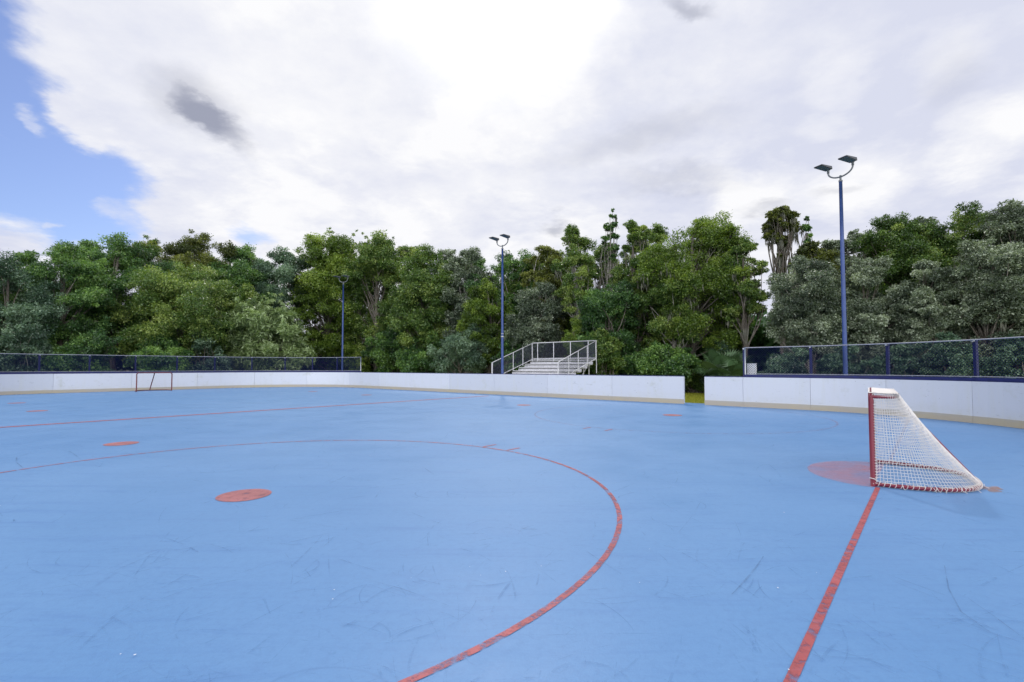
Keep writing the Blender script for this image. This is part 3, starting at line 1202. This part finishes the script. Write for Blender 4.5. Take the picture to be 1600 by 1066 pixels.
def plant(name, label, cat, group, loc, H, Rr, zb, shape, leafmat, L, nleaf, seed, bark='bark', moss=0, trunk_r=None,
          nclump=30, tint0=0.45, up=0.6, droop=0.2, flat=0.72, narrow=0.5, shoots=0, lean=(0, 0), csize=1.0, wood='trunk', green='crown',
          depth=1.0, gaps=1.0):
    g = np.random.default_rng(seed)
    root = empty(name, (loc.x, loc.y, -0.06))
    tag(root, label, cat, group)
    base = np.array([loc.x, loc.y, 0.0])
    prof = PROFILE[shape]
    Hc = H - zb
    # crown envelope with lobes, so that no outline is smooth
    ph = g.random(6) * 6.28
    nc = int(max(nclump, 22) * 1.8)
    nleaf = int(nleaf * 2.9)
    f = np.sort(g.random(nc * 4))
    pr = prof(f)
    keep = np.sort(g.choice(nc * 4, size=nc, replace=False, p=(pr + .10) / (pr + .10).sum()))
    f, pr = f[keep], pr[keep]
    f = f / f[-1]
    pr = prof(np.minimum(f, .94) if shape in ('dome', 'oval', 'column') else f)
    th = g.random(nc) * 6.283
    lob = 1 + .13 * np.sin(2 * th + ph[0] + 3 * f) + .10 * np.sin(3 * th + ph[1] - 5 * f) + .08 * np.sin(5 * th + ph[2] + 9 * f)
    rc = np.minimum(Rr * (.22 + .20 * g.random(nc)) * csize * (0.6 + .5 * pr), Hc * .3)
    rr = np.clip(Rr * pr * lob - rc * .8, 0, None) * (0.40 + .66 * g.random(nc) ** .5)
    c = np.stack([base[0] + rr * np.cos(th) + lean[0] * f, base[1] + depth * rr * np.sin(th) + lean[1] * f, zb + rc * .4 + f * (Hc - rc * 1.45)], 1)
    # the topmost clumps stand together, so that no tuft floats alone
    if shape == 'dome':
        o = np.argsort(-c[:, 2])
        k = o[0]
        for q, j in enumerate(o[1:8]):
            c[j, :2] = c[k, :2] + g.normal(size=2) * rc[k] * (.45 + .22 * q)
            c[j, 2] = c[k, 2] - rc[k] * (.25 + .33 * q) * (.7 + .6 * g.random())
            rc[j] = max(rc[j], rc[k])
    tc = tint0 + g.normal(size=nc) * .16
    ns = 9
    sc = np.repeat(c, ns, 0) + unit(nc * ns, g) * (np.repeat(rc, ns) * (.25 + .75 * g.random(nc * ns)))[:, None] * np.array([1, 1, .8])
    sr = np.repeat(rc, ns) * (.22 + .40 * g.random(nc * ns) ** 1.3)
    st = np.repeat(tc, ns) + g.normal(size=nc * ns) * .12
    if shoots:
        sd = unit(shoots, g)
        sd[:, 2] = np.abs(sd[:, 2]) * 1.2 + .4
        ii = g.integers(0, nc, shoots)
        for q in range(3):
            sc = np.concatenate([sc, c[ii] + sd * (rc[ii] * (.8 + .3 * q))[:, None]])
            sr = np.concatenate([sr, rc[ii] * (.2 - .04 * q)])
            st = np.concatenate([st, tc[ii] + .1])
    sc[:, 2] = np.maximum(sc[:, 2], 0.15)
    pos, ax, nr, ln, wd, ti = clump_leaves(sc, sr, nleaf, L, g, st, up, droop, flat, narrow)
    leaf_mesh(green, pos, ax, nr, ln, wd, ti, M[leafmat], root, (loc.x, loc.y, 0))
    # trunk and limbs
    mb_ = MB()
    tr = trunk_r or (0.05 + H * 0.014)
    topz = zb + Hc * .78
    tp = curve3((base[0], base[1], -.06), (base[0] + lean[0] * .75, base[1] + lean[1] * .75, topz), .05, g, 8)
    if wood == 'trunk':
        mb_.tube(tp, [tr * (1.25 if i == 0 else 1 - .085 * i) for i in range(9)], 9)
    for i in range(nc):
        hz = max(0.3, (c[i, 2] - .1) * (0.45 + .3 * g.random()))
        if wood == 'trunk':
            q = min(hz / topz, 1) * 8
            j = min(int(q), 7)
            a = np.array(tp[j]) * (1 - (q - j)) + np.array(tp[j + 1]) * (q - j)
            r0 = tr * (1 - .085 * q) * .42
        else:
            a = base + np.array([g.normal() * .15 * Rr, g.normal() * .15 * Rr, -.05])
            r0 = tr * .5
        pts = curve3(a, c[i], .12, g, 5)
        mb_.tube(pts, [max(r0 * (1 - .16 * e), .012) for e in range(6)], 5, caps=False)
        for s in range(4):
            e = sc[i * ns + s]
            mb_.tube(curve3(c[i], e, .15, g, 3), [max(r0 * .3, .01), max(r0 * .2, .008), .007, .005], 3, caps=False)
    mb_.build(wood, M[bark], root, (loc.x, loc.y, 0))
    if moss:
        q = g.choice(len(sc), size=moss)
        k3 = moss * 14
        qi = np.repeat(q, 14)
        p0 = sc[qi] + g.normal(size=(k3, 3)) * (sr[qi] * np.array(.45))[:, None]
        p0[:, 2] -= sr[qi] * .6
        ln = (0.25 + .55 * np.repeat(g.random(moss), 14)) * (.4 + .7 * g.random(k3)) * (H / 11)
        ax = g.normal(size=(k3, 3)) * .1
        ax[:, 2] = -1
        p0[:, 2] -= ln * .45
        leaf_mesh('spanish_moss', p0, ax, unit(k3, g) * np.array([1, 1, .1]), ln, .05 + .06 * g.random(k3), .5 + g.normal(size=k3) * .25, M['moss'], root, (loc.x, loc.y, 0))
    return root


WG = 'trees in the wood behind the rink'


def tree(name, label, u, band, vtop, hw, zb, shape, leafmat, n=34000, **kw):
    """band = ('n' | 't' | 'y', value): where on the sight line of photo column u the tree stands."""
    loc = {'n': ray_n, 't': ray_t, 'y': ray_y}[band[0]](u, band[1])
    y = loc.y
    H = height_at(vtop, y)
    Rr = hw * y / F * (y / math.hypot(loc.x, y)) ** .7
    L = kw.pop('L', 0.0033 * max(y, 22) + .015)
    seed = abs(int(u * 7 + vtop * 13 + hw)) + kw.pop('sd', 0)
    return plant(name, label, kw.pop('cat', 'tree'), kw.pop('group', WG), loc, H, Rr, zb, shape, leafmat, L, n, seed, **kw)


# ---- left end
tree('oak_tree', 'dark blue-green oak cut off by the left edge of the photo', 8, ('n', 47), 392, 92, 2.2, 'dome', 'leaf_blue', sd=1)
tree('oak_tree', 'round dark oak crown second from the left edge, behind the fence', 90, ('n', 48), 368, 82, 2.5, 'dome', 'leaf_deep', tint0=.55)
tree('oak_tree', 'tall dark green oak with the highest top left of the small far goal', 182, ('n', 51), 354, 84, 4.0, 'dome', 'leaf_deep', tint0=.5)
tree('maple_tree', 'olive-brown tree top rising behind the round green oak above the small far goal', 300, ('n', 54), 350, 66, 5.0, 'dome', 'leaf_olive', tint0=.4)
tree('oak_tree', 'broad light green oak straight behind the small far goal', 268, ('n', 46.5), 394, 92, 2.0, 'dome', 'leaf_green', n=48000, tint0=.62, nclump=40)
tree('oak_tree', 'dark oak top to the right of the olive-brown tree top', 368, ('n', 53), 368, 62, 4.0, 'dome', 'leaf_deep', tint0=.6)
tree('oak_tree', 'mid green oak behind the sage green willow bush', 352, ('n', 47), 418, 60, 1.5, 'dome', 'leaf_green', tint0=.5)
tree('oak_tree', 'grey-blue oak in the dip between the green oaks and the spiky yellow-green tree', 430, ('n', 52), 378, 60, 2.0, 'dome', 'leaf_blue', tint0=.5)
tree('maple_tree', 'spiky-topped yellow-green tree behind the farthest lamp post', 512, ('n', 49), 358, 66, 1.6, 'column', 'leaf_lime', n=46000, shoots=26, tint0=.5, nclump=38)
tree('elm_tree', 'tall full green tree just right of the farthest lamp post', 588, ('t', 30), 357, 62, 1.5, 'column', 'leaf_green', n=44000, tint0=.55, shoots=10, nclump=36)
tree('oak_tree', 'wide green oak midway between the farthest lamp post and the bleachers', 664, ('t', 29), 376, 58, 1.2, 'dome', 'leaf_green', n=42000, tint0=.45, nclump=36)
tree('oak_tree', 'thin-topped grey-green oak left of the bleacher lamp post', 728, ('t', 31), 381, 46, 2.0, 'dome', 'leaf_grey', n=22000, tint0=.35, bark='bark_pale')
tree('oak_tree', 'dark open-crowned oak directly behind the bleacher lamp head', 800, ('t', 33), 381, 48, 4.0, 'dome', 'leaf_deep', n=20000, tint0=.55, bark='bark_pale')
tree('elm_tree', 'yellow-green tree behind the middle of the bleacher lamp post', 762, ('t', 29), 432, 44, 1.0, 'oval', 'leaf_lime', n=26000, tint0=.45)
tree('elm_tree', 'olive-yellow tree with pale trunk above the left half of the bleachers', 854, ('t', 32), 380, 40, 3.0, 'column', 'leaf_olive', n=24000, tint0=.5, bark='bark_pale', moss=16)
tree('oak_tree', 'leaning pale-trunked tree with an airy crown above the bleachers', 910, ('t', 29.5), 346, 42, 4.6, 'dome', 'leaf_green', n=17000, tint0=.6, bark='bark_pale', lean=(-1.0, 0.3), nclump=22, moss=14, trunk_r=.2)
tree('oak_tree', 'grey-green tree behind the left guard rail of the bleachers', 838, ('t', 28.4), 432, 48, 0.8, 'dome', 'leaf_grey', n=28000, tint0=.3)
tree('gum_tree', 'thin spindly tree with a small tuft poking highest above its neighbours', 955, ('t', 33), 323, 15, 8.7, 'oval', 'leaf_deep', n=3000, tint0=.5, nclump=9, bark='bark_pale', moss=8, trunk_r=.11)
tree('oak_tree', 'mossy grey-green tree just right of the thin spindly tree', 990, ('t', 31), 338, 40, 3.0, 'dome', 'leaf_green', n=26000, tint0=.5, moss=26)
tree('oak_tree', 'dark tree behind the right end of the bleachers', 950, ('t', 28), 428, 56, 1.0, 'dome', 'leaf_deep', n=34000, tint0=.4)
tree('oak_tree', 'largest yellow-green tree with hanging moss, left of the gap in the treeline', 1085, ('t', 31.5), 318, 90, 2.6, 'dome', 'leaf_lime', n=60000, tint0=.5, nclump=48, moss=40, csize=.85)
tree('oak_tree', 'feathery green tree at the left side of the gap in the treeline', 1164, ('t', 31), 368, 38, 3.4, 'dome', 'leaf_green', n=15000, tint0=.5, nclump=22, moss=14)
tree('oak_tree', 'small forked pale-trunked tree in front of the largest yellow-green tree', 1052, ('t', 30.0), 408, 52, 3.0, 'dome', 'leaf_green', n=30000, tint0=.5, bark='bark_pale', moss=10)
tree('cypress_tree', 'narrow moss-draped cypress standing alone on the skyline', 1226, ('t', 32), 316, 31, 5.2, 'tuft', 'leaf_olive', n=11000, tint0=.35, nclump=34, moss=70, csize=.85, trunk_r=.22)
tree('pine_tree', 'small cone-topped tree just right of the moss-draped cypress', 1266, ('t', 32), 334, 22, 5.5, 'cone', 'leaf_deep', n=9000, tint0=.6, nclump=28)
tree('maple_tree', 'olive-green tree top between the cypress and the nearest lamp post', 1278, ('t', 31), 372, 42, 4, 'dome', 'leaf_olive', n=16000, tint0=.35)
tree('live_oak', 'low grey-green live oak with hanging moss behind the left end of the right fence', 1268, ('t', 26.6), 396, 74, 1.6, 'dome', 'leaf_grey', n=52000, tint0=.5, nclump=44, moss=36, bark='bark_pale')
tree('live_oak', 'grey-green live oak right behind the nearest lamp post', 1352, ('t', 27.4), 396, 64, 1.2, 'dome', 'leaf_grey', n=44000, tint0=.55, nclump=36, moss=10)
tree('oak_tree', 'tall dark oak with an olive top right of the nearest lamp head', 1408, ('t', 30), 316, 80, 2.4, 'dome', 'leaf_green', n=48000, tint0=.35, nclump=34, moss=16)
tree('oak_tree', 'airy oak with sky showing through, above the netted goal', 1496, ('t', 31), 320, 76, 3.0, 'dome', 'leaf_green', n=30000, tint0=.35, nclump=32, moss=14)
tree('live_oak', 'pale grey-green live oak behind the right fence above the netted goal', 1448, ('t', 27), 404, 60, 1.0, 'dome', 'leaf_grey', n=40000, tint0=.6, nclump=34)
tree('live_oak', 'broad grey-green live oak at the right edge of the photo', 1560, ('t', 27), 362, 84, 1.6, 'dome', 'leaf_grey', n=50000, tint0=.5, nclump=42, moss=12)
tree('oak_tree', 'tallest tree top in the right upper corner of the treeline', 1606, ('t', 30), 302, 84, 4.0, 'dome', 'leaf_grey', n=30000, tint0=.4, nclump=32, moss=10)

# ---- second row, closing the canopy
FG = 'second-row trees closing the canopy'
for lab, u, band, vt, hw, m_, t0 in (
        ('deep green tree top between the leftmost two oak crowns', 45, ('n', 53), 384, 60, 'leaf_deep', .45),
        ('green tree top filling the dip left of the tall dark oak', 132, ('n', 54), 366, 58, 'leaf_deep', .6),
        ('green tree top between the tall dark oak and the olive-brown top', 240, ('n', 55), 366, 52, 'leaf_green', .45),
        ('green tree between the spiky yellow-green tree and the tall full green tree', 552, ('t', 34), 366, 52, 'leaf_green', .5),
        ('green tree top in the notch right of the tall full green tree', 632, ('t', 33), 372, 48, 'leaf_green', .5),
        ('grey-green tree top between the wide green oak and the thin-topped oak', 700, ('t', 34), 388, 46, 'leaf_grey', .4),
        ('dark tree left of the bleacher lamp head, behind the yellow-green tree', 758, ('t', 35), 396, 46, 'leaf_deep', .55),
        ('green tree low between the bleacher lamp head and the olive-yellow tree', 826, ('t', 35), 396, 46, 'leaf_green', .5),
        ('green tree top right behind the olive-yellow tree', 880, ('t', 35), 384, 46, 'leaf_lime', .4),
        ('green tree filling the space under the thin spindly tree', 940, ('t', 34.5), 378, 50, 'leaf_green', .5),
        ('lush green tree top between the mossy tree and the largest tree', 1022, ('t', 35), 340, 46, 'leaf_green', .55),
        ('green tree closing the right flank of the largest tree', 1138, ('t', 34.5), 350, 42, 'leaf_lime', .4),
        ('grey-green tree top just left of the nearest lamp post', 1308, ('t', 32), 368, 46, 'leaf_grey', .5),
        ('grey-green tree top just right of the nearest lamp post', 1346, ('t', 32), 352, 50, 'leaf_grey', .45),
        ('green tree top between the tall dark oak and the airy oak', 1452, ('t', 33), 328, 62, 'leaf_grey', .45),
        ('grey-green tree top between the airy oak and the corner tree', 1546, ('t', 33), 318, 64, 'leaf_grey', .5)):
    tree('background_tree', lab, u, band, vt, hw, 2.5, 'dome', m_, 26000, tint0=t0, nclump=28, group=FG)

# ---- undergrowth along the wood's edge
UG = 'bushes along the edge of the wood'


def bush(name, label, u, band, vtop, hw, leafmat, n=14000, shape='dome', **kw):
    tree(name, label, u, band, vtop, hw, 0.15, shape, leafmat, n, group=UG, cat='bush', wood='stems', green='foliage', nclump=kw.pop('nclump', 20), trunk_r=kw.pop('trunk_r', .07), **kw)


bush('willow_bush', 'big pale sage green bush behind the middle of the left fence', 412, ('n', 44.2), 463, 70, 'leaf_sage', 34000, tint0=.55, shoots=40, narrow=.26, L=.34, nclump=34)
bush('dead_branch_bush', 'blue-grey twiggy bush behind the left end of the left fence', 30, ('n', 43.6), 500, 60, 'leaf_blue', 15000, bark='bark_pale', tint0=.5, shoots=20)
bush('shrub', 'dark green shrub behind the fence between the left edge and the small far goal', 130, ('n', 44), 512, 62, 'leaf_deep', 17000, tint0=.4)
bush('shrub', 'green shrub right behind the small far goal', 250, ('n', 44), 518, 60, 'leaf_deep', 17000, tint0=.6)
bush('shrub', 'shrub between the small far goal and the sage green willow bush', 325, ('n', 44), 520, 40, 'leaf_blue', 12000, tint0=.45)
bush('shrub', 'yellow-green shrub at the foot of the farthest lamp post', 560, ('t', 28.2), 540, 26, 'leaf_lime', 8000, tint0=.45)
bush('shrub', 'dark leafy shrub just right of the left fence end', 610, ('t', 28.2), 500, 42, 'leaf_deep', 16000, tint0=.55)
bush('shrub', 'low dark shrub midway between the left fence and the bleachers', 664, ('t', 27.6), 512, 40, 'leaf_deep', 14000, tint0=.45)
bush('shrub', 'drooping blue-green bush left of the bleachers', 722, ('t', 27.0), 503, 48, 'leaf_blue', 20000, tint0=.6, droop=.5, narrow=.35)
bush('shrub', 'low bush behind the left guard rail of the bleachers', 800, ('t', 27.3), 520, 30, 'leaf_deep', 12000, tint0=.3)
bush('shrub', 'bright yellow-green shrub rising over the bleacher back rail', 898, ('t', 26.9), 492, 38, 'leaf_lime', 16000, tint0=.5, shoots=14, narrow=.35)
bush('shrub', 'small shrub touching the right end of the bleacher rail', 948, ('t', 26.6), 508, 32, 'leaf_green', 13000, tint0=.45)
bush('vine_mound', 'large mound of small-leaved vine left of the gap in the boards', 1034, ('t', 29.2), 531, 66, 'leaf_deep', 42000, tint0=.55, L=.11, nclump=40, narrow=.75, csize=.8)
bush('vine_mound', 'darker vine-covered mound between the bleachers and the large vine mound', 984, ('t', 28.6), 538, 40, 'leaf_deep', 22000, tint0=.4, L=.11, narrow=.75)
bush('shrub', 'ground-hugging bush seen through the gap in the boards', 1086, ('t', 29.6), 556, 34, 'leaf_green', 13000, tint0=.35, L=.11)
bush('shrub', 'dark shrub above the left end of the right boards', 1122, ('t', 30), 528, 34, 'leaf_blue', 14000, tint0=.4)
bush('shrub', 'grey-green bush behind the first bay of the right fence', 1228, ('t', 24.4), 540, 40, 'leaf_blue', 18000, tint0=.45)
bush('shrub', 'bush behind the foot of the nearest lamp post', 1318, ('t', 24.6), 534, 46, 'leaf_blue', 19000, tint0=.4)
bush('shrub', 'leafy bush behind the fence above the netted goal', 1412, ('t', 24.8), 530, 52, 'leaf_blue', 20000, tint0=.45)
bush('shrub', 'bush behind the fence right of the netted goal', 1500, ('t', 24.4), 520, 52, 'leaf_blue', 20000, tint0=.5)
bush('shrub', 'last bush behind the fence at the right edge of the photo', 1588, ('t', 24.2), 520, 56, 'leaf_blue', 20000, tint0=.5)


# ---- saw palmetto: fans of narrow blades
def palmetto(label, u, t, hgt, seed, nf):
    g = random.Random(seed)
    p = ray_t(u, t)
    rt = empty('palmetto_plant', (p.x, p.y, -0.06))
    tag(rt, label, 'palm', 'palmettos beside the gap')
    mm = MB()
    mm.tube([(p.x, p.y, -.06), (p.x + .05, p.y, hgt * .35)], [.11, .07], 8)
    mm.build('trunk', M['bark'], rt)
    for k in range(nf):
        a = k * 2.4 + g.uniform(-.2, .2)
        el = g.uniform(.15, 1.25)
        ln = hgt * g.uniform(.55, .8)
        d = Vector((math.cos(a) * math.cos(el), math.sin(a) * math.cos(el), math.sin(el)))
        s0 = Vector((p.x + .03, p.y, hgt * .3))
        hub = s0 + d * ln * .75
        side = d.cross(UP).normalized()
        upv = side.cross(d).normalized()
        mm = MB()
        mm.tube([s0, s0 + d * ln * .4 + UP * .03, hub], .012, 4)
        for q in range(-9, 10):
            b = q / 9 * 1.75
            e = d * math.cos(b) + side * math.sin(b)
            L = ln * .55 * (1 - .12 * abs(q) / 9)
            tip = hub + e * L + upv * (-.10 * L + .05 * math.cos(b)) - UP * .12 * L
            mid = hub + e * L * .55 + upv * .04
            w = e.cross(upv).normalized() * L * .05
            mm.poly([hub, mid + w, tip, mid - w])
        mm.build('frond', M['frond'], rt)


M['frond'] = mat('palmetto_frond', lambda nt: nt.principled(nt.mix(nt.noise(nt.pos(), 3, 3), (0.035, 0.085, 0.035), (0.09, 0.16, 0.06)), 0.4, 0, 0.5))
palmetto('larger fan-leaved palmetto between the gap and the right fence', 1134, 27.0, 2.3, 3, 22)
palmetto('smaller fan-leaved palmetto close to the left end of the right fence', 1154, 26.0, 1.9, 9, 18)

# ---- the wood behind: reads as one dark mass between the trunks
g = np.random.default_rng(77)
k = 120000
sel = g.random(k)
n_ = np.where(sel < .62, g.uniform(-16, 62, k), g.uniform(57, 62, k))
t_ = np.where(sel < .62, g.uniform(36.5, 41, k), g.uniform(-22, 40, k))
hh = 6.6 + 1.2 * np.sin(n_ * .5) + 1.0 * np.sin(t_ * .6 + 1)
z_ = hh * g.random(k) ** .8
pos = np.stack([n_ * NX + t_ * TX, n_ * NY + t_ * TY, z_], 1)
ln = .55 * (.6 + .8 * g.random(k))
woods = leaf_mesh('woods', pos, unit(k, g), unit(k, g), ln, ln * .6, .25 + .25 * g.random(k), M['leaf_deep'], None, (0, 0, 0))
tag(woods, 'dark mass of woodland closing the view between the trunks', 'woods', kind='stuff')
# ---- grass beyond the boards
k = 26000
n_ = g.uniform(2.5, 12.5, k)
t_ = g.uniform(20.62, 29.0, k)
pos = np.stack([n_ * NX + t_ * TX, n_ * NY + t_ * TY, np.full(k, -.02)], 1)
ax = g.normal(size=(k, 3)) * .35
ax[:, 2] = 1
ln = .09 * (.6 + .8 * g.random(k))
gr = leaf_mesh('grass', pos, ax, unit(k, g), ln, np.full(k, .012), g.random(k), M['grass'], None, (0, 0, 0))
tag(gr, 'yellow-green mown grass seen through the gap in the boards', 'grass', kind='stuff')

# ------------------------------------------------------------------ sky and sun
SUN_AZ = math.radians(-1.5)      # from straight ahead, positive to the right
SUN_EL = math.radians(44.0)
SD = Vector((math.sin(SUN_AZ) * math.cos(SUN_EL), math.cos(SUN_AZ) * math.cos(SUN_EL), math.sin(SUN_EL)))
world = bpy.data.worlds.new('World')
scene.world = world
world.use_nodes = True
w = NT(world.node_tree)
sky = w.n('ShaderNodeTexSky', sky_type='NISHITA')
sky.sun_disc = False
sky.sun_elevation = SUN_EL
sky.sun_rotation = SUN_AZ
sky.air_density = 1.0
sky.dust_density = 0.8
sky.ozone_density = 1.5
d = w.vec('NORMALIZE', w.n('ShaderNodeTexCoord').outputs['Generated'])
dx, dy, dz = w.sep(d)
zz = w.math('ADD', w.math('MAXIMUM', dz, 0.0), 0.16)
cb = w.n('ShaderNodeCombineXYZ')
w.put(cb.inputs[0], w.math('DIVIDE', dx, zz))
w.put(cb.inputs[1], w.math('DIVIDE', dy, zz))
pp = cb.outputs[0]
warp = w.vec('SCALE', w.vec('SUBTRACT', w.noise(pp, 1.6, 5, 0.6, color=True), (0.5, 0.5, 0.5)), scale=0.30)
dw = w.vec('NORMALIZE', w.vec('ADD', d, warp))
warp2 = w.vec('SCALE', w.vec('SUBTRACT', w.noise(pp, 2.2, 6, 0.62, color=True), (0.5, 0.5, 0.5)), scale=0.16)
dw2 = w.vec('NORMALIZE', w.vec('ADD', d, warp2))


def skydir(u, v):
    return Vector(((u - 800) / F, 1.0, (HV - v) / F)).normalized()


def lobe(dv, u, v, u2, v2, soft=0.5):
    """Soft round patch of sky centred on the direction of (u, v), reaching (u2, v2)."""
    c, e = skydir(u, v), skydir(u2, v2)
    a = math.acos(max(-1, min(1, c.dot(e))))
    ang = w.math('ARCCOSINE', w.math('MINIMUM', w.vec('DOT_PRODUCT', dv, tuple(c)), 0.99999))
    return w.rng(ang, a, a * (1 - soft))


def vmax(*a):
    r = a[0]
    for q in a[1:]:
        r = w.math('MAXIMUM', r, q)
    return r


fine = w.noise(pp, 2.6, 9, 0.62)
mid = w.noise(pp, 0.9, 8, 0.6, 0.4)
# cloud cover: closed overhead, with an opening low on the left
hole = vmax(lobe(dw2, 60, 345, 185, 405, .85), lobe(dw2, -60, 20, 90, 0, .8), lobe(dw2, 30, 262, 240, 290, .8), lobe(dw2, -40, 120, 125, 80, .8), lobe(dw2, 130, 292, 265, 302, .85), w.math('MULTIPLY', lobe(dw2, 385, 366, 440, 368, .9), .55), lobe(dw2, 100, 318, 240, 340, .6),
            w.math('MULTIPLY', lobe(dw2, -330, 200, 60, 200, .4), 1.0))
wisps = vmax(lobe(dw2, 158, 322, 205, 340, .9), lobe(dw2, 12, 155, 45, 180, .9), lobe(dw2, 30, 372, 120, 385, .9), lobe(dw2, 125, 182, 200, 190, .8), lobe(dw2, 75, 357, 105, 362, .9))
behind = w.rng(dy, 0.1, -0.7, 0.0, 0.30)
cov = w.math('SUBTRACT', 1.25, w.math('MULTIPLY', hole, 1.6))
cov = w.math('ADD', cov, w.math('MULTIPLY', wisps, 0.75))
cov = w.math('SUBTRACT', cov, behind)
cov = w.math('ADD', cov, w.math('MULTIPLY', w.math('SUBTRACT', fine, 0.5), 1.5))
cov = w.math('ADD', cov, w.math('MULTIPLY', w.math('SUBTRACT', mid, 0.5), 0.7))
cov = w.rng(cov, -0.12, 1.02)
# brightness of the cloud: white where the sun stands behind it, lilac grey to the right
glow = lobe(dw, 560, 60, 1330, 60, .85)
puff = vmax(lobe(dw2, 1320, 110, 1400, 140, .8), lobe(dw2, 1300, 180, 1345, 215, .8), lobe(dw2, 1170, 315, 1235, 330, .7), lobe(dw2, 1330, 290, 1440, 300, .7), lobe(dw2, 1540, 215, 1660, 225, .7), lobe(dw2, 1480, 60, 1560, 90, .9))
def ell(dv, u, v, a, b, ang, soft=0.9):
    """Long soft patch: half axes a and b, turned by ang degrees, measured round its own direction."""
    x, y, z = w.sep(dv)
    y = w.math('MAXIMUM', y, 0.05)
    px = w.math('SUBTRACT', w.math('DIVIDE', x, y), (u - 800) / F)
    py = w.math('SUBTRACT', w.math('DIVIDE', z, y), (HV - v) / F)
    ca, sa = math.cos(math.radians(ang)), math.sin(math.radians(ang))
    e1 = w.math('DIVIDE', w.math('ADD', w.math('MULTIPLY', px, ca), w.math('MULTIPLY', py, sa)), a / F)
    e2 = w.math('DIVIDE', w.math('SUBTRACT', w.math('MULTIPLY', py, ca), w.math('MULTIPLY', px, sa)), b / F)
    q = w.math('SQRT', w.math('ADD', w.math('MULTIPLY', e1, e1), w.math('MULTIPLY', e2, e2)))
    return w.rng(q, 1.0, 1.0 - soft)


dark = vmax(ell(dw2, 322, 190, 125, 36, -38, .7), w.math('MULTIPLY', ell(dw2, 300, 165, 150, 70, -35, 1.0), .5), w.math('MULTIPLY', ell(dw2, 1085, 4, 70, 24, -10, .95), .6),
            w.math('MULTIPLY', ell(dw2, 868, 352, 30, 22, 30, .9), .6), w.math('MULTIPLY', ell(dw2, 1190, 338, 46, 20, 0, .95), .4), w.math('MULTIPLY', ell(dw2, 1010, 215, 240, 40, 12, 1), .3),
            w.math('MULTIPLY', ell(dw2, 1290, 304, 60, 18, 15, 1), .3), w.math('MULTIPLY', ell(dw2, 1500, 100, 80, 110, 0, 1), .18), w.math('MULTIPLY', ell(dw2, 1060, 280, 160, 30, 0, 1), .3))
cum = w.rng(w.noise(w.vec('ADD', pp, warp), 1.25, 10, 0.6, 0.2), 0.46, 0.60)
br = w.math('ADD', w.math('MULTIPLY', glow, 0.58), 0.24)
br = w.math('ADD', br, w.math('MULTIPLY', w.math('SUBTRACT', cum, 0.42), 0.5))
br = w.math('ADD', br, w.math('MULTIPLY', puff, 0.55))
br = w.math('ADD', br, w.math('MULTIPLY', w.math('SUBTRACT', fine, 0.5), 1.9))
br = w.math('ADD', br, w.math('MULTIPLY', w.math('SUBTRACT', mid, 0.42), 0.9), clamp=True)
cc = w.mix(br, (0.61, 0.635, 0.755), (0.85, 0.85, 0.868))
cc = w.mix(lobe(d, 760, -60, 1000, -40, .9), cc, (1.0, 1.0, 1.0))
cc = w.mix(w.math('MULTIPLY', dark, 0.92), cc, (0.27, 0.29, 0.38))
# unseen front-lit clouds opposite the sun, made extra bright to lift trees and boards
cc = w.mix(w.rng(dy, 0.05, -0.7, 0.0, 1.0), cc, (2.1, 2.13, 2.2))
# bright veil of thin cloud round the sun
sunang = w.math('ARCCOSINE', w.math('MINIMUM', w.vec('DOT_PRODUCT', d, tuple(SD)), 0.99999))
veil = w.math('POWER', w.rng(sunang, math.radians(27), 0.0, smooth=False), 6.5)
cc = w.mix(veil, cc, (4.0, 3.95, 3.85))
bs = w.n('ShaderNodeBackground')
w.put(bs.inputs['Color'], w.mix(1.0, sky.outputs[0], (0.90, 0.93, 1.17), 'MULTIPLY'))
bs.inputs['Strength'].default_value = 0.10
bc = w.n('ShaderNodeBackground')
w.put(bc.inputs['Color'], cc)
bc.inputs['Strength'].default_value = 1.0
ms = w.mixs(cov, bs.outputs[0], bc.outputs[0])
wo = w.n('ShaderNodeOutputWorld')
w.t.links.new(ms, wo.inputs['Surface'])

sl = bpy.data.lights.new('sun', 'SUN')
sl.energy = 0.9
sl.angle = math.radians(2.4)
sl.color = (1.0, 0.96, 0.9)
so = link(bpy.data.objects.new('sun', sl))
so.rotation_euler = (-SD).to_track_quat('-Z', 'Y').to_euler()
so.location = SD * 60

# ------------------------------------------------------------------ camera
cd = bpy.data.cameras.new('camera')
cd.sensor_width = 36
cd.lens = 36 * F / 1600
cd.clip_start = 0.05
cd.clip_end = 6000
cd.shift_y = 12 / 1600
cam = link(bpy.data.objects.new('camera', cd))
cam.location = (0, 0, 1.5)
cam.rotation_euler = (math.radians(90) + math.atan(29 / F), 0, 0)
scene.camera = cam

scene.view_settings.view_transform = 'Standard'
scene.view_settings.look = 'None'
scene.view_settings.exposure = 0.2
scene.view_settings.gamma = 1
scene.cycles.transparent_max_bounces = 16
scene.cycles.max_bounces = 6
scene.cycles.use_denoising = True
scene.cycles.denoising_input_passes = 'RGB_ALBEDO_NORMAL'
scene.cycles.denoising_prefilter = 'ACCURATE'
